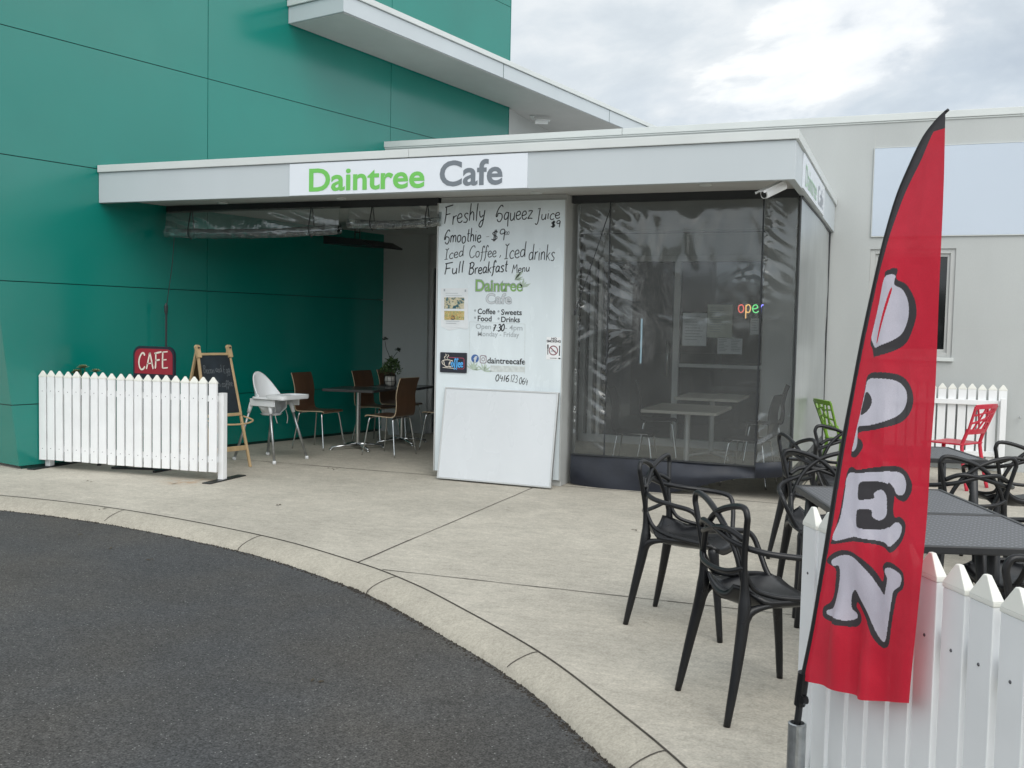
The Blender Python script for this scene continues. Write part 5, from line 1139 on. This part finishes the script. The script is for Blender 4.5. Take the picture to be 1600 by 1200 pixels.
# ================================================================== CHALKBOARD EASEL (front face looks towards +x, -y)
t = thing('chalkboard_easel', 'wooden A-frame chalkboard easel with faint chalk writing beside the left fence', 'easel', (-6.38, 8.39, 0), math.atan2(.44, .11))
# local: +x along the board width, -y the front; top leans back
W2 = .225
def fz(z): return .30*z/1.2      # lean back with height
b = MB()
for sx in (-1, 1): b.bar((sx*(W2-.015+.03), fz(0), 0), (sx*(W2-.03), fz(1.2), 1.2), .026, .022, up=(0, 1, 0))
b.bar((-W2+.03, fz(1.165)-.001, 1.165), (W2-.03, fz(1.165)-.001, 1.165), .024, .02, up=(0, 1, 0)); b.bar((-W2, fz(.545)-.004, .545), (W2, fz(.545)-.004, .545), .03, .028, up=(0, 1, 0)); b.bar((-W2-.005, fz(.20), .20), (W2+.005, fz(.20), .20), .05, .012, up=(0, 1, 0))
b.build('front_frame', M_WOOD, t, bevel=.003)
b = MB()
for sx in (-1, 1): b.bar((sx*(W2-.015+.03), .62, 0), (sx*(W2-.03), .315, 1.2), .026, .022, up=(0, 1, 0))
b.bar((-W2, .57, .20), (W2, .57, .20), .05, .012, up=(0, 1, 0)); b.bar((-W2, .48, .545), (W2, .48, .545), .03, .028, up=(0, 1, 0)); b.build('rear_frame', M_WOOD, t, bevel=.003)
for sx in (-1, 1):
    b = MB(); b.bar((sx*(W2-.03), .27, 1.13), (sx*(W2-.03), .305, 1.235), .05, .028, up=(0, 1, 0)); b.tube([(sx*(W2-.03), .285, 1.235), (sx*(W2-.03), .325, 1.235)], .025, 14); hb = b.build('hinge_block', M_WOOD, t)
    MB().tube([(sx*(W2-.03), .283, 1.232), (sx*(W2-.03), .27, 1.232)], .008, 10).build('hinge_pin', M_BLACKM, hb)
b = MB(); zl, zh = .565, 1.15
def ep(x, z, d=0): return (x, fz(z)-d, z)
b.prism([(-W2+.012, zl), (W2-.012, zl), (W2-.042, zh), (-W2+.042, zh)], lambda u, v: ep(u, v, .004), lambda u, v: ep(u, v, -.006)); b.build('chalkboard', M_CHALK, t)
b = MB(); b.prism([(-W2+.02, zl), (W2-.02, zl), (W2-.05, zh), (-W2+.05, zh)], lambda u, v: (u, .62-.305*v/1.2-.004, v), lambda u, v: (u, .62-.305*v/1.2+.006, v)); b.build('rear_board', mat('rear_hardboard', (.075, .05, .02), .6, var=.2), t)
b = MB()
hand(b, 'Bacon and Egg', lambda x, z, d: ep(x, z, .0055), -.165, .165, .975, .075, .006, jit=.1); hand(b, 'Roll with coffee', lambda x, z, d: ep(x, z, .0055), -.175, .175, .83, .07, .006, jit=.1); hand(b, '$12', lambda x, z, d: ep(x, z, .0055), -.06, .06, .68, .07, .006, jit=.1)
b.build('chalk_writing', M_CHALKW, t)
b = MB(); b.tube(spl([(-W2-.02, .12, .52), (-W2-.02, -.03, .49), (-.1, -.10, .47), (.1, -.10, .47), (W2+.02, -.03, .49), (W2+.02, .12, .52)], 5), .009, 8); b.build('tray_rail', M_WOOD, t, smooth=True)

# ================================================================== HIGH CHAIR
t = thing('high_chair', 'white plastic high chair with tray on grey tube legs beside the easel', 'high chair', (-6.475, 9.2, 0), face(.985, -.10))
for sx in (-1, 1):
    for sy in (-1, 1):
        b = MB(); b.tube([(sx*.17, sy*.13, .60), (sx*.265, sy*.275, .03)], .0145, 10); b.build('leg', M_GALV, t, smooth=True)
        b = MB(); b.lathe([(.012, 0), (.021, .006), (.021, .028), (.016, .036)], (sx*.268, sy*.28, 0), 14); b.build('foot_cap', M_HCW, t, smooth=True); MB().tube([(sx*.168, sy*.128, .63), (sx*.187, sy*.155, .52)], [.026, .019], 10).build('leg_socket', M_HCW, t, smooth=True)
b = MB()
def hc(u, v):   # shell: u round the body, v up
    a = R(-140+280*u); c_ = math.cos(a-R(90)-R(180)); x = .185*math.sin(a); y = -.15*math.cos(a)
    top = .66+.30*max(0, math.cos(a*.9))**1.3; k = v; sh = .55+.45*min(1, k*2.2); lean_ = -.10*max(0, k-.4)*max(0, math.cos(a))
    return x*sh, y*sh+lean_, .50+(top-.50)*k
b.grid(40, 18, hc); o = b.build('seat_shell', M_HCW, t, smooth=True, fix=False); sm = o.modifiers.new('thick', 'SOLIDIFY'); sm.thickness = .012
b = MB(); b.lathe([(.02, .492), (.10, .494), (.12, .51)], (0, 0, 0), 20); o = b.build('seat', M_HCW, t, smooth=True)
b = MB(); rr_ = rrect(-.235, .235, -.10, .36, .07, 6)
inn = rrect(-.215, .215, .10, .34, .05, 6)
b.prism(rr_, lambda u, v: (u, v, .68), lambda u, v: (u*.98, v*.99, .70))
tr_ = b.build('tray', M_HCW, t, bevel=.004)
b = MB(); ro, ri = rrect(-.236, .236, .09, .361, .07, 6), rrect(-.215, .215, .11, .342, .055, 6); k = len(ro)
b.add([(u, v, .69) for u, v in ro]+[(u, v, .725) for u, v in ro]+[(u, v, .722) for u, v in ri]+[(u, v, .703) for u, v in ri], [(i, (i+1) % k, (i+1) % k+k, i+k) for i in range(k)]+[(i+k, (i+1) % k+k, (i+1) % k+2*k, i+2*k) for i in range(k)]+[(i+2*k, (i+1) % k+2*k, (i+1) % k+3*k, i+3*k) for i in range(k)]); b.build('tray_rim', M_HCW, tr_, smooth=False)
for sx in (-1, 1): MB().box(sx*.20-.008, sx*.20+.008, -.12, .22, .60, .679).build('side_rail', M_HCW, t, bevel=.004)
for q_ in ([(.12, .16, .6), (.13, .17, .5), (.11, .18, .42)], [(-.12, .1, .55), (-.13, .12, .47), (-.12, .12, .40)]): MB().tube(spl(q_, 4), .004, 5).build('harness_strap', M_ALUW, t)
